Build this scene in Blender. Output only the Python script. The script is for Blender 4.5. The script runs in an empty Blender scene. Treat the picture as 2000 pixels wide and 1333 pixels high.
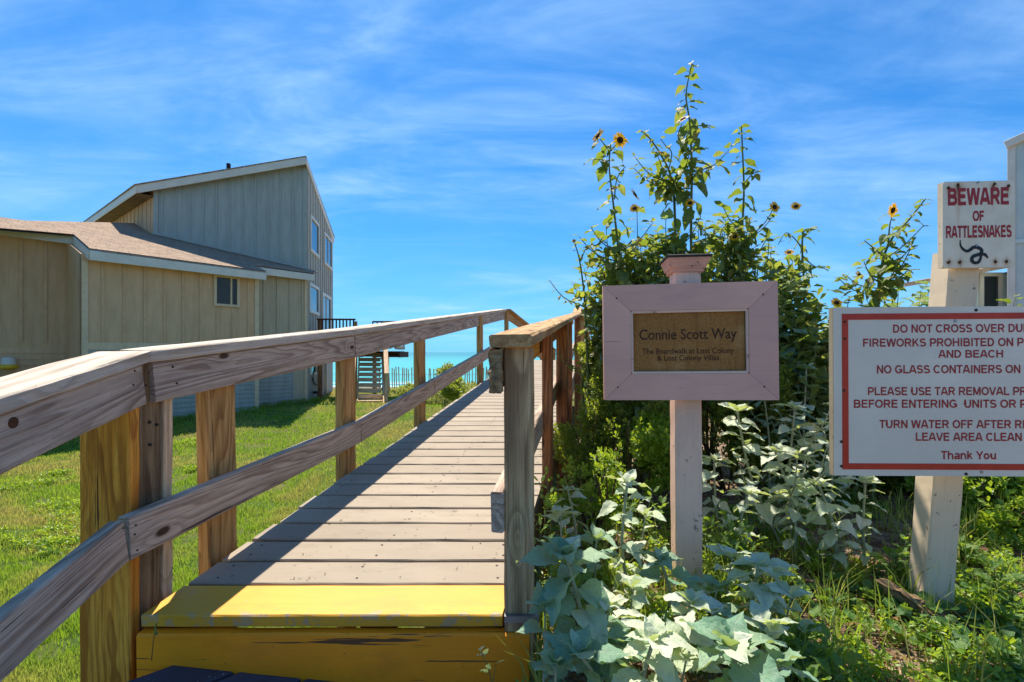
import bpy, bmesh, math, random
import numpy as np
from mathutils import Vector, Matrix, noise
R = math.radians
random.seed(7); rng = np.random.default_rng(7)
scene = bpy.context.scene
COL = scene.collection
FPX, EYE, HZ = 945.0, 1.85, 688.0          # focal length and horizon of the 2000 px wide photograph

# ---------------------------------------------------------------- camera, sky, sun
cam = bpy.data.cameras.new('camera'); camo = bpy.data.objects.new('camera', cam); COL.objects.link(camo)
camo.location = (0, 0, EYE); camo.rotation_euler = (R(90), 0, 0)
cam.sensor_width = 36; cam.lens = 36 * FPX / 2000; cam.shift_y = 21.5 / 2000
cam.clip_start = 0.05; cam.clip_end = 60000
scene.camera = camo
SUN = Vector((-.133, .41, .78)).normalized()
world = bpy.data.worlds.new('World'); scene.world = world; world.use_nodes = True
wn, wl = world.node_tree.nodes, world.node_tree.links
wn.clear()
def wnode(t, **k):
    n = wn.new(t)
    for a, b in k.items(): setattr(n, a, b)
    return n
sky = wnode('ShaderNodeTexSky', sky_type='NISHITA', sun_disc=False)
sky.sun_elevation = math.asin(SUN.z); sky.sun_rotation = math.atan2(SUN.x, SUN.y)
sky.air_density = 1.0; sky.dust_density = .2; sky.ozone_density = 3.0; sky.altitude = 0
tint = wnode('ShaderNodeMix', data_type='RGBA', blend_type='MULTIPLY'); tint.inputs[0].default_value = 1
tint.inputs[7].default_value = (.11, .57, .95, 1)
wl.new(sky.outputs[0], tint.inputs[6])
geo = wnode('ShaderNodeTexCoord'); sep = wnode('ShaderNodeSeparateXYZ'); wl.new(geo.outputs['Generated'], sep.inputs[0])
def wmath(op, a, b=None, c=None, clamp=False):
    n = wnode('ShaderNodeMath', operation=op, use_clamp=clamp)
    for i, v in enumerate((a, b, c)):
        if v is None: continue
        if isinstance(v, (int, float)): n.inputs[i].default_value = v
        else: wl.new(v, n.inputs[i])
    return n.outputs[0]
zz = wmath('ADD', wmath('MAXIMUM', sep.outputs[2], 0), .16)
u = wmath('DIVIDE', sep.outputs[0], zz); v = wmath('DIVIDE', sep.outputs[1], zz)
comb = wnode('ShaderNodeCombineXYZ'); wl.new(u, comb.inputs[0]); wl.new(v, comb.inputs[1])
def cloud(rot, sx, sy, scale, detail, lo, hi, dist, seed):
    m = wnode('ShaderNodeMapping'); m.inputs['Rotation'].default_value = (0, 0, R(rot)); m.inputs['Scale'].default_value = (sx, sy, 1)
    m.inputs['Location'].default_value = (seed, seed * .7, seed * .3)
    wl.new(comb.outputs[0], m.inputs[0])
    n = wnode('ShaderNodeTexNoise'); n.inputs['Scale'].default_value = scale; n.inputs['Detail'].default_value = detail
    n.inputs['Roughness'].default_value = .62; n.inputs['Distortion'].default_value = dist
    wl.new(m.outputs[0], n.inputs['Vector'])
    r = wnode('ShaderNodeMapRange', interpolation_type='SMOOTHSTEP'); r.inputs[1].default_value = lo; r.inputs[2].default_value = hi
    wl.new(n.outputs[0], r.inputs[0]); return r.outputs[0]
c1 = cloud(-30, .50, .9, .9, 6, .36, .74, .8, 5.3)
c2 = cloud(-48, .62, 1.6, 1.9, 12, .34, .80, .7, 8.4)
cl = wmath('ADD', wmath('MULTIPLY', c1, .20), wmath('MULTIPLY', wmath('MULTIPLY', c2, wmath('ADD', c1, .20)), .58), clamp=True)
hz = wnode('ShaderNodeMapRange', interpolation_type='SMOOTHSTEP'); hz.inputs[1].default_value = 0; hz.inputs[2].default_value = .42
hz.inputs[3].default_value = .5; hz.inputs[4].default_value = 0; wl.new(sep.outputs[2], hz.inputs[0])
mixh = wnode('ShaderNodeMix', data_type='RGBA'); wl.new(hz.outputs[0], mixh.inputs[0]); wl.new(tint.outputs[2], mixh.inputs[6])
mixh.inputs[7].default_value = (1.8, 3.7, 6.5, 1)
mixc = wnode('ShaderNodeMix', data_type='RGBA'); wl.new(cl, mixc.inputs[0]); wl.new(mixh.outputs[2], mixc.inputs[6])
mixc.inputs[7].default_value = (3.4, 5.2, 7.4, 1)
bg = wnode('ShaderNodeBackground'); bg.inputs[1].default_value = .090; wl.new(mixc.outputs[2], bg.inputs[0])
wo = wnode('ShaderNodeOutputWorld'); wl.new(bg.outputs[0], wo.inputs[0])
sl = bpy.data.lights.new('sun', 'SUN'); sl.energy = 4.4; sl.angle = R(.55); sl.color = (1, .90, .76)
so = bpy.data.objects.new('sun', sl); COL.objects.link(so); so.rotation_euler = SUN.to_track_quat('Z', 'Y').to_euler(); so.location = (-3, 6, 20)
scene.view_settings.view_transform = 'Standard'; scene.view_settings.look = 'None'
scene.view_settings.gamma = 1; scene.view_settings.use_curve_mapping = False
scene.view_settings.exposure = 0.98

# ---------------------------------------------------------------- helpers
def at(px, py, y):  return Vector(((px - 1000) / FPX * y, y, EYE - (py - HZ) / FPX * y))
def sst(a, b, x):
    t = min(1, max(0, (x - a) / (b - a))); return t * t * (3 - 2 * t)
WM = {}
def link(o, parent=None, M=None, local=None):
    COL.objects.link(o)
    if parent is not None: o.parent = parent
    M = Matrix.Identity(4) if M is None else M
    P = WM[parent.name] if parent is not None else Matrix.Identity(4)
    if local is not None: M = P @ local
    o.matrix_basis = P.inverted() @ M
    WM[o.name] = M
    return o
def tag(o, label=None, cat=None, group=None, kind=None):
    if label: o['label'] = label
    if cat: o['category'] = cat
    if group: o['group'] = group
    if kind: o['kind'] = kind
    return o
def empty(name, loc, label, cat, group=None, rz=0):
    o = bpy.data.objects.new(name, None); o.empty_display_size = .1
    link(o, None, Matrix.Translation(Vector(loc)) @ Matrix.Rotation(rz, 4, 'Z'))
    return tag(o, label, cat, group)
def meshobj(name, vs, fs, mat, parent=None, M=None, smooth=False):
    me = bpy.data.meshes.new(name); me.from_pydata([tuple(v) for v in vs], [], fs); me.update()
    bm = bmesh.new(); bm.from_mesh(me); bmesh.ops.recalc_face_normals(bm, faces=bm.faces); bm.to_mesh(me); bm.free()
    if mat: me.materials.append(mat)
    if smooth: me.polygons.foreach_set('use_smooth', [True] * len(me.polygons))
    o = bpy.data.objects.new(name, me)
    return link(o, parent, M)
class MB:
    def __init__(s): s.v = []; s.f = []
    def add(s, vs, fs):
        k = len(s.v); s.v += [tuple(v) for v in vs]; s.f += [tuple(i + k for i in f) for f in fs]
    def box(s, a, b):
        x0, y0, z0 = a; x1, y1, z1 = b
        s.add([(x0,y0,z0),(x1,y0,z0),(x1,y1,z0),(x0,y1,z0),(x0,y0,z1),(x1,y0,z1),(x1,y1,z1),(x0,y1,z1)],
              [(0,3,2,1),(4,5,6,7),(0,1,5,4),(1,2,6,5),(2,3,7,6),(3,0,4,7)])
    def tube(s, pts, rs, n=6, cap=True):
        pts = [Vector(p) for p in pts]; rings = []
        for i, p in enumerate(pts):
            d = (pts[min(i+1, len(pts)-1)] - pts[max(i-1, 0)]).normalized()
            a = d.orthogonal().normalized() if abs(d.z) > .95 else d.cross(Vector((0,0,1))).normalized()
            b = d.cross(a)
            r = rs[i] if isinstance(rs, (list, tuple)) else rs
            rings.append([p + (a*math.cos(2*math.pi*k/n) + b*math.sin(2*math.pi*k/n)) * r for k in range(n)])
        vs = [q for rg in rings for q in rg]; fs = []
        for i in range(len(pts)-1):
            for k in range(n):
                fs.append((i*n+k, i*n+(k+1)%n, (i+1)*n+(k+1)%n, (i+1)*n+k))
        if cap: fs += [tuple(range(n))[::-1], tuple((len(pts)-1)*n + k for k in range(n))]
        s.add(vs, fs)
    def build(s, name, mat, parent=None, M=None, smooth=False): return meshobj(name, s.v, s.f, mat, parent, M, smooth)
def frame(x, up=(0,0,1)):
    X = Vector(x).normalized(); Y = Vector(up).cross(X).normalized(); Z = X.cross(Y)
    return X, Y, Z
def fmat(o, X, Y, Z):
    M = Matrix.Identity(4)
    for i, a in enumerate((X, Y, Z)):
        for r in range(3): M[r][i] = a[r]
    M.translation = Vector(o); return M
BSEED = [0]
def beam(name, a, b, w, h, mat, parent, up=(0,0,1), bev=.004, worn=0.0, seg=None, m0=0, m1=0, sag=0):
    """board from a to b (centre line); w across, h along 'up'; m0/m1 slant the end cuts (per metre of width)"""
    a, b = Vector(a), Vector(b); L = (b-a).length; X, Y, Z = frame(b-a, up)
    M = fmat((a+b)/2, X, Y, Z); BSEED[0] += 1; sd = BSEED[0] * 7.3
    n = seg or (max(2, int(L/.045)) if worn else 1)
    hw, hh = w/2, h/2; c = min(bev, hw*.4, hh*.4)
    prof = [(-hw+c,-hh),(hw-c,-hh),(hw,-hh+c),(hw,hh-c),(hw-c,hh),(-hw+c,hh),(-hw,hh-c),(-hw,-hh+c)]
    vs = []; fs = []
    for i in range(n+1):
        t = i/n; x = -L/2 + L*t
        for k, (y, z) in enumerate(prof):
            xx = x + (m0*y if i == 0 else 0) + (m1*y if i == n else 0)
            j1 = j2 = 0
            if worn:
                q = noise.noise(Vector((x*9+sd, k*3.1, sd))) ; q2 = noise.noise(Vector((x*40+sd, k*5.7, sd)))
                j1 = worn * (q + .6*q2); j2 = worn * noise.noise(Vector((x*7-sd, k*2.3, sd)))
            vs.append((xx, y + j1*(1 if y < 0 else -1), z + j2 - sag*math.sin(math.pi*t)))
    for i in range(n):
        for k in range(8): fs.append((i*8+k, i*8+(k+1)%8, (i+1)*8+(k+1)%8, (i+1)*8+k))
    fs += [tuple(range(8))[::-1], tuple(n*8+k for k in range(8))]
    return meshobj(name, vs, fs, mat, parent, M)
def prism(name, poly, y0, y1, mat, parent, M):
    n = len(poly)
    vs = [(x, y0, z) for x, z in poly] + [(x, y1, z) for x, z in poly]
    fs = [tuple(range(n)), tuple(range(n, 2*n))[::-1]] + [(i, i+n, (i+1)%n+n, (i+1)%n) for i in range(n)]
    return meshobj(name, vs, fs, mat, parent, M)
def slab(name, pts, th, mat, parent, down=True):
    """flat polygon of world points given real thickness along -z"""
    n = len(pts); pts = [Vector(p) for p in pts]
    vs = pts + [p - Vector((0,0,th)) for p in pts]
    fs = [tuple(range(n)), tuple(range(n, 2*n))[::-1]] + [(i, i+n, (i+1)%n+n, (i+1)%n) for i in range(n)]
    return meshobj(name, vs, fs, mat, parent)

# ---------------------------------------------------------------- materials
class NT:
    def __init__(s, name):
        s.m = bpy.data.materials.new(name); s.m.use_nodes = True; s.n = s.m.node_tree.nodes; s.l = s.m.node_tree.links
        s.b = s.n['Principled BSDF']; s.out = s.n['Material Output']
    def new(s, t, **k):
        n = s.n.new(t)
        for a, b in k.items(): setattr(n, a, b)
        return n
    def set(s, sock, v):
        if isinstance(v, bpy.types.NodeSocket): s.l.new(v, sock)
        elif isinstance(v, (tuple, list)) and len(v) == 3 and sock.type == 'RGBA': sock.default_value = (*v, 1)
        else: sock.default_value = v
    def math(s, op, a, b=None, c=None, clamp=False):
        n = s.new('ShaderNodeMath', operation=op, use_clamp=clamp)
        for i, v in enumerate((a, b, c)):
            if v is not None: s.set(n.inputs[i], v)
        return n.outputs[0]
    def co(s, rnd=True, kind='Object'):
        t = s.new('ShaderNodeTexCoord'); v = t.outputs[kind]
        if rnd:
            oi = s.new('ShaderNodeObjectInfo'); a = s.new('ShaderNodeVectorMath', operation='ADD')
            mm = s.math('MULTIPLY', oi.outputs['Random'], 61.0)
            s.l.new(v, a.inputs[0]); s.l.new(mm, a.inputs[1]); v = a.outputs[0]
        return v
    def map(s, v, sc, loc=(0,0,0), rot=(0,0,0)):
        m = s.new('ShaderNodeMapping'); s.l.new(v, m.inputs[0]); m.inputs['Scale'].default_value = sc
        m.inputs['Location'].default_value = loc; m.inputs['Rotation'].default_value = rot; return m.outputs[0]
    def noise(s, v, scale, detail=3, rough=.5, dist=0):
        n = s.new('ShaderNodeTexNoise'); s.l.new(v, n.inputs['Vector']); n.inputs['Scale'].default_value = scale
        n.inputs['Detail'].default_value = detail; n.inputs['Roughness'].default_value = rough; n.inputs['Distortion'].default_value = dist
        return n.outputs[0]
    def ramp(s, v, a, b, c=0., d=1., smooth=True):
        r = s.new('ShaderNodeMapRange', interpolation_type='SMOOTHSTEP' if smooth else 'LINEAR')
        s.l.new(v, r.inputs[0])
        for i, q in enumerate((a, b, c, d)): r.inputs[i+1].default_value = q
        return r.outputs[0]
    def mix(s, f, a, b, mode='MIX'):
        n = s.new('ShaderNodeMix', data_type='RGBA', blend_type=mode)
        s.set(n.inputs[0], f); s.set(n.inputs[6], a); s.set(n.inputs[7], b); return n.outputs[2]
    def bump(s, h, st=.3, dist=.01):
        b = s.new('ShaderNodeBump'); s.l.new(h, b.inputs['Height']); b.inputs['Strength'].default_value = st
        b.inputs['Distance'].default_value = dist; s.l.new(b.outputs[0], s.b.inputs['Normal']); return b
    def fin(s, col, rough=.7, spec=.3):
        s.set(s.b.inputs['Base Color'], col); s.set(s.b.inputs['Roughness'], rough)
        s.b.inputs['Specular IOR Level'].default_value = spec; return s.m

def wood(name, light, mid, dark, knot=(.05,.025,.012), rings=9, stain=.5, bump=.6, stainc=None, kd=.075):
    t = NT(name); v = t.co()
    big = t.noise(t.map(v, (.7, 9, 9)), 1.0, 1, .4, .15)
    wob = t.noise(t.map(v, (5, 30, 30)), 1.0, 2, .5)
    vo = t.new('ShaderNodeTexVoronoi'); t.l.new(t.map(v, (2.6, 6, 6)), vo.inputs['Vector']); vo.inputs['Scale'].default_value = 1.0
    kn = t.ramp(vo.outputs['Distance'], .0, .30, 1, 0)
    ph = t.math('ADD', t.math('ADD', t.math('MULTIPLY', big, rings*16.0), t.math('MULTIPLY', kn, 11.0)), t.math('MULTIPLY', wob, 1.6))
    saw = t.math('FRACT', t.math('MULTIPLY', ph, .159))             # early wood fades into a sharp late wood line
    rg = t.math('MULTIPLY', t.ramp(saw, .25, .86), t.ramp(saw, .90, .99, 1, 0))
    fib = t.noise(t.map(v, (6, 300, 300)), 1.0, 3, .7)
    fib2 = t.noise(t.map(v, (1.5, 60, 60)), 1.0, 3, .6)
    pat = t.noise(t.map(v, (2.0, 7, 7)), 1.6, 5, .65)
    spk = t.noise(v, 170, 3, .7)
    c = t.mix(t.ramp(fib2, .38, .62), mid, light)
    c = t.mix(t.math('MULTIPLY', rg, t.ramp(pat, .3, .62, .2, .7)), c, dark)
    c = t.mix(t.ramp(fib, .48, .66, 0, .55), c, dark)
    c = t.mix(t.ramp(spk, .60, .70, 0, .35), c, dark)
    c = t.mix(t.ramp(pat, .48, .72, 0, stain), c, stainc or dark)
    k2 = t.ramp(t.math('ADD', vo.outputs['Distance'], t.math('MULTIPLY', fib, .05)), kd, kd+.04, .95, 0)
    c = t.mix(k2, c, knot)
    cr = t.ramp(t.noise(t.map(v, (.9, 34, 34)), 1.0, 4, .7, .15), .665, .69, 0, .9)
    c = t.mix(cr, c, (.03, .02, .015))
    t.bump(t.math('ADD', t.math('ADD', t.math('MULTIPLY', rg, .45), t.math('MULTIPLY', fib, .5)), t.math('MULTIPLY', cr, -1.5)), bump, .003)
    return t.fin(c, .8, .2)
M_RAIL  = wood('weathered pine', (.58,.47,.37), (.46,.36,.275), (.17,.11,.075), rings=6, stain=.32)
M_CAP   = wood('grey weathered cap board', (.66,.58,.47), (.55,.47,.37), (.30,.23,.17), rings=3, stain=.25)
M_CAPR  = wood('tan brown cap timber', (.56,.37,.18), (.45,.28,.125), (.22,.12,.05), rings=3, stain=.25)
M_POST  = wood('brown post timber', (.62,.37,.14), (.48,.26,.085), (.20,.085,.025), rings=5, stain=.3)
M_NEWEL = wood('grey newel timber', (.60,.42,.235), (.46,.30,.155), (.17,.10,.05), rings=4, stain=.3)
M_YELLOW= wood('yellow treated pine', (.88,.40,.06), (.70,.27,.03), (.28,.085,.012), knot=(.16,.045,.012), rings=6, stain=.45)
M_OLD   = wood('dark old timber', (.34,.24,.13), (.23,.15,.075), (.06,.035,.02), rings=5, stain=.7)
M_RED   = wood('red brown timber', (.50,.21,.085), (.34,.135,.05), (.07,.03,.018), rings=4)
M_STAIR = wood('pale stair timber', (.80,.60,.38), (.70,.50,.31), (.40,.25,.14), rings=4)
M_DECKDARK = wood('dark stained timber', (.12,.06,.04), (.08,.04,.03), (.03,.015,.01), rings=4)

def paint(name, col, worn, under, amt=.62, rough=.55, grime=(.1,.08,.06), g=.35, bump=.35, cracks=True, sc=1.0, ck=.66, scuff=False):
    t = NT(name); v = t.co()
    n1 = t.noise(t.map(v, (3*sc, 9*sc, 9*sc)), 1.5, 6, .65)
    n2 = t.noise(v, 34*sc, 5, .7); n3 = t.noise(t.map(v, (1.0, 30, 30)), 1.2, 4, .7, .3); n4 = t.noise(v, 3.0, 3, .5)
    c = t.mix(t.ramp(n4, .3, .7), col, tuple(x*.86 for x in col))
    oi = t.new('ShaderNodeObjectInfo'); c = t.mix(t.ramp(oi.outputs['Random'], 0, 1, 0, .45, False), c, grime)
    c = t.mix(t.ramp(n1, .45, .75, 0, g), c, grime); fg = t.noise(t.map(v, (5, 120, 120)), 1.0, 3, .7); c = t.mix(t.ramp(fg, .5, .68, 0, .22), c, grime)
    w = t.math('MULTIPLY', t.ramp(n2, amt, amt+.06), worn)
    if scuff:
        sp = t.new('ShaderNodeSeparateXYZ'); t.l.new(t.co(False), sp.inputs[0]); n5 = t.noise(v, 22, 6, .75); n6 = t.noise(t.map(v, (5, 1.5, 5)), 3, 4, .7)
        ed = t.ramp(sp.outputs[1], -.074, -.045, .13, 0, False)
        w = t.math('MAXIMUM', w, t.ramp(t.math('ADD', n5, ed), .66, .72)); w = t.math('MAXIMUM', w, t.ramp(t.math('MULTIPLY', n6, n2), .36, .40, 0, .7))
    c = t.mix(w, c, under)
    h = t.math('ADD', t.math('MULTIPLY', n2, .25), t.math('MULTIPLY', w, -.4))
    if cracks:
        cr = t.ramp(n3, ck, ck+.03, 0, .9); c = t.mix(cr, c, (.045, .03, .02)); h = t.math('ADD', h, t.math('MULTIPLY', cr, -1.5))
    t.bump(h, bump, .003)
    return t.fin(c, rough, .35)
M_DECK = paint('worn tan deck paint', (.355,.295,.215), .9, (.10,.08,.06), amt=.63, rough=.7, grime=(.23,.18,.13), g=.75, cracks=False)
M_LAND = paint('dark landing boards', (.075,.075,.11), 1, (.26,.25,.27), amt=.62, rough=.75, grime=(.03,.03,.04), g=.6, cracks=False)
M_STEP = paint('yellow step paint', (.80,.44,.03), .9, (.42,.30,.16), amt=.64, rough=.55, grime=(.50,.24,.03), g=.6, cracks=False, scuff=True)
M_RISER= paint('orange yellow riser paint', (1.0,.33,.008), 1, (.10,.045,.02), ck=.615, amt=.64, rough=.5, grime=(.60,.19,.01), g=.5)
M_PINK = paint('faded pink paint', (.80,.45,.345), .9, (.42,.33,.30), amt=.66, rough=.6, grime=(.50,.29,.27), g=.5, cracks=True, ck=.72)
M_CAPP = paint('weathered reddish cap paint', (.66,.36,.27), 1, (.28,.15,.10), amt=.60, rough=.7, grime=(.35,.19,.14), g=.7)
M_PINKP= paint('faded pink post paint', (.84,.57,.44), 1, (.30,.20,.14), amt=.62, rough=.65, grime=(.45,.34,.30), g=.4)
M_WHITEP= paint('cream post paint', (.82,.67,.48), 1, (.20,.13,.08), amt=.62, rough=.6, grime=(.50,.38,.25), g=.35)
M_BOARDW= paint('white sign face', (.80,.73,.60), .5, (.4,.38,.34), amt=.74, rough=.4, grime=(.58,.56,.50), g=.3, cracks=False, bump=.08)
M_CREAME= paint('cream board edge', (.72,.60,.38), .7, (.35,.25,.15), amt=.66, rough=.65, g=.3)
M_TRIM = paint('white trim paint', (.78,.72,.60), .4, (.45,.42,.36), amt=.72, rough=.5, grime=(.55,.50,.42), g=.3, cracks=False, bump=.1)
M_MINT = paint('pale mint wall paint', (.60,.70,.66), .3, (.5,.5,.45), amt=.74, rough=.6, grime=(.5,.58,.54), g=.3, cracks=False, bump=.1)
def plain(name, col, rough=.5, metal=0, var=.15, scale=20):
    t = NT(name); v = t.co(); n = t.noise(v, scale, 4, .6)
    c = t.mix(t.ramp(n, .3, .7), col, tuple(x*(1-var) for x in col)); t.b.inputs['Metallic'].default_value = metal
    return t.fin(c, rough)
M_REDL = plain('dark red sign vinyl', (.38,.025,.025), .4); M_REDB = plain('red sign border', (.55,.045,.02), .4)
M_BLACK = plain('black vinyl', (.015,.015,.017), .5); M_DARKCAP = plain('blackened post cap', (.035,.033,.03), .8, 0, .5, 60)
M_RUST = plain('rusty bolt', (.13,.055,.025), .8, .3, .5, 200); M_NAIL = plain('dark nail head', (.035,.025,.02), .7)
M_STEEL = plain('galvanised washer', (.32,.33,.34), .4, .8)
M_DARK = plain('dark void', (.02,.02,.022), .9); M_HOSE = plain('dark green hose', (.02,.035,.025), .5)
M_DEBRIS = plain('dry debris', (.16,.10,.05), .9, 0, .5, 80); M_LETTER = plain('burnt plaque lettering', (.10,.042,.022), .8, 0, .6, 120)

def siding(name, a, b):
    t = NT(name); v = t.co(True)
    oi = t.new('ShaderNodeObjectInfo'); st = t.noise(t.map(t.co(False), (7, 7, .6)), 1, 5, .7); n = t.noise(t.map(v, (3, 3, .8)), 2, 5, .6); n2 = t.noise(t.map(v, (60, 60, 1.5)), 1, 3, .6)
    c = t.mix(t.ramp(n, .3, .7), a, b); c = t.mix(t.ramp(st, .45, .75, 0, .38), c, tuple(x*.62 for x in b)); c = t.mix(t.ramp(n2, .4, .7, 0, .2), c, tuple(x*.6 for x in a))
    t.bump(n2, .25, .004); return t.fin(c, .75, .2)
M_TAN = siding('tan board siding', (.74,.465,.26), (.63,.39,.21)); M_GREY = siding('grey board siding', (.40,.42,.37), (.34,.365,.325))
M_PALE = siding('pale beige siding', (.46,.43,.36), (.41,.38,.315)); M_TANG = siding('grey tan siding', (.56,.45,.30), (.50,.40,.265))
M_TRIMT = siding('tan corner trim', (.76,.56,.36), (.68,.50,.31)); M_LAP = siding('grey lap siding', (.42,.42,.36), (.36,.36,.31))
def shingles():
    t = NT('brown asphalt shingles'); v = t.co(False)
    br = t.new('ShaderNodeTexBrick'); t.l.new(v, br.inputs['Vector']); br.offset = .37; br.squash = .8; br.squash_frequency = 3
    br.inputs['Scale'].default_value = 1; br.inputs['Brick Width'].default_value = .24; br.inputs['Row Height'].default_value = .13
    br.inputs['Mortar Size'].default_value = .006; br.inputs['Color1'].default_value = (.40,.285,.19,1); br.inputs['Color2'].default_value = (.27,.185,.125,1)
    br.inputs['Mortar'].default_value = (.05,.038,.032,1); br.inputs['Bias'].default_value = 0
    g = t.noise(v, 90, 3, .7); p = t.noise(v, 2.5, 4, .6)
    c = t.mix(t.ramp(g, .35, .7, 0, .5), br.outputs['Color'], (.38,.30,.24)); c = t.mix(t.ramp(p, .4, .7, 0, .3), c, (.14,.11,.10))
    t.bump(t.math('ADD', t.math('MULTIPLY', br.outputs['Fac'], -1), t.math('MULTIPLY', g, .3)), .7, .015); return t.fin(c, .9, .15)
M_SHINGLE = shingles()
def glass():
    t = NT('window glass'); v = t.co(False); n = t.noise(v, 2.0, 2); t.bump(n, .03, .02); t.b.inputs['IOR'].default_value = 1.5
    return t.fin((.02,.03,.035), .03, 1.0)
M_GLASS = glass()
def plaque():
    t = NT('weathered brown plaque'); v = t.co(False)
    n = t.noise(v, 160, 4, .7); s = t.noise(t.map(v, (55, 1, 3)), 1, 4, .6); p = t.noise(v, 9, 4, .6)
    c = t.mix(t.ramp(n, .35, .65), (.40,.19,.055), (.25,.115,.035)); c = t.mix(t.ramp(s, .5, .72, 0, .6), c, (.20,.075,.02))
    c = t.mix(t.ramp(p, .5, .75, 0, .5), c, (.52,.32,.13)); t.bump(n, .6, .002); return t.fin(c, .85, .2)
M_PLAQUE = plaque()
def rusty_sign(spots):
    t = NT('rust stained white metal'); v = t.co(False); sp = t.new('ShaderNodeSeparateXYZ'); t.l.new(v, sp.inputs[0])
    nz = t.noise(v, 60, 5, .7); ns = t.noise(t.map(v, (90, 1, 6)), 1, 3); tot = None; halo = None
    for x, z, r, st in spots:
        dx = t.math('SUBTRACT', sp.outputs[0], x); dz = t.math('SUBTRACT', sp.outputs[2], z)
        below = t.math('MAXIMUM', t.math('MULTIPLY', dz, -1), 0); above = t.math('MAXIMUM', dz, 0)
        dd = t.math('ADD', t.math('ABSOLUTE', dx), t.math('ADD', above, t.math('MULTIPLY', below, 1/st)))
        q = t.ramp(t.math('ADD', dd, t.math('MULTIPLY', nz, r*.8)), r*.7, r*1.7, 1, 0)
        h = t.ramp(t.math('ADD', dd, t.math('MULTIPLY', ns, r)), r*.8, r*4.2, .55, 0)
        tot = q if tot is None else t.math('MAXIMUM', tot, q); halo = h if halo is None else t.math('MAXIMUM', halo, h)
    c = t.mix(t.ramp(t.noise(v, 14, 5, .6), .3, .7), (.80,.73,.58), (.70,.62,.46))
    c = t.mix(halo, c, (.48,.26,.08)); c = t.mix(tot, c, (.10,.03,.012)); return t.fin(c, .5, .4)

def leafmat(name, c1, c2, trans, tcol, vein, rough=.55, spec=.35, rnd=.35, fuzz=0, local=True):
    t = NT(name); v = t.co(False); oi = t.new('ShaderNodeObjectInfo')
    g = t.new('ShaderNodeNewGeometry')
    rn = oi.outputs['Random'] if local else g.outputs['Random Per Island']
    c = t.mix(rn, c1, c2)
    n = t.noise(v, 9, 3, .6); c = t.mix(t.ramp(n, .4, .75, 0, rnd), c, tuple(x*.55 for x in c1))
    if local:
        sp = t.new('ShaderNodeSeparateXYZ'); t.l.new(v, sp.inputs[0])
        ay = t.math('ABSOLUTE', sp.outputs[1]); mid = t.ramp(ay, .008, .022, 1, 0)
        side = t.math('FRACT', t.math('MULTIPLY', t.math('SUBTRACT', sp.outputs[0], t.math('MULTIPLY', ay, .9)), 6.5))
        sv = t.ramp(side, .0, .09, 1, 0); vn = t.math('MAXIMUM', mid, t.math('MULTIPLY', sv, .6))
        c = t.mix(t.math('MULTIPLY', vn, .75), c, vein); t.bump(t.math('ADD', t.math('MULTIPLY', vn, -1), n), .35, .01)
    if local:
        bl = t.ramp(t.noise(t.co(True), 7, 4, .65), .66, .70, 0, .75); c = t.mix(bl, c, (.22,.13,.05))
        c = t.mix(t.ramp(t.noise(t.co(True), 2.2, 2, .5), .5, .75, 0, .3), c, tuple(x*.62 for x in c2))
    p = t.b; t.set(p.inputs['Base Color'], c); p.inputs['Roughness'].default_value = rough; p.inputs['Specular IOR Level'].default_value = spec
    if fuzz: p.inputs['Sheen Weight'].default_value = fuzz; p.inputs['Sheen Roughness'].default_value = .5
    tr = t.new('ShaderNodeBsdfTranslucent'); t.set(tr.inputs[0], t.mix(rn, tcol, tuple(x*.7 for x in tcol)))
    ms = t.new('ShaderNodeMixShader'); ms.inputs[0].default_value = trans
    t.l.new(p.outputs[0], ms.inputs[1]); t.l.new(tr.outputs[0], ms.inputs[2]); t.l.new(ms.outputs[0], t.out.inputs[0]); return t.m
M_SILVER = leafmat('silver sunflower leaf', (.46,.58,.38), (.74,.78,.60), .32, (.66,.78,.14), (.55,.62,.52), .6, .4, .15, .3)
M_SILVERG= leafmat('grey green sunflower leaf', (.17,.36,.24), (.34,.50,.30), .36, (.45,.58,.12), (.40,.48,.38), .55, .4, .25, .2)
M_SUNLEAF= leafmat('green sunflower leaf', (.075,.145,.035), (.15,.22,.055), .42, (.34,.44,.04), (.20,.28,.12), .5, .45, .35)
M_SUNDRY = leafmat('olive sunflower leaf', (.19,.22,.075), (.28,.29,.12), .40, (.50,.55,.09), (.26,.28,.15), .55, .4, .35)
M_SHRUB  = leafmat('small shrub leaf', (.08,.15,.03), (.22,.29,.05), .42, (.52,.62,.04), (.1,.1,.1), .45, .45, .3, 0, False)
M_LUSH   = leafmat('bright green leaf', (.10,.23,.025), (.24,.36,.045), .44, (.55,.72,.04), (.1,.1,.1), .4, .45, .3, 0, False)
M_WEED = leafmat('bright weed leaf', (.07,.17,.025), (.15,.27,.04), .42, (.42,.60,.04), (.2,.3,.1), .45, .45, .2)
M_ROUND  = leafmat('round creeping leaf', (.04,.14,.025), (.12,.24,.04), .35, (.25,.42,.03), (.15,.25,.1), .4, .5, .3)
M_THICK = leafmat('thicket leaf', (.11,.18,.045), (.28,.33,.11), .44, (.52,.58,.07), (.1,.1,.1), .5, .4, .3, 0, False)
M_PETAL  = leafmat('yellow petal', (.80,.42,.01), (.85,.50,.015), .4, (.9,.5,.01), (.6,.3,.01), .5, .3, .1, 0, False)
M_STEM = plain('green stem', (.14,.20,.07), .6, 0, .3, 30); M_STEMS = plain('pale hairy stem', (.36,.40,.26), .7, 0, .25, 30)
M_STEMD = plain('brown twig', (.10,.065,.04), .8, 0, .4, 30)
M_SEED = plain('dark flower centre', (.035,.015,.01), .9, 0, .5, 300)
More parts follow.
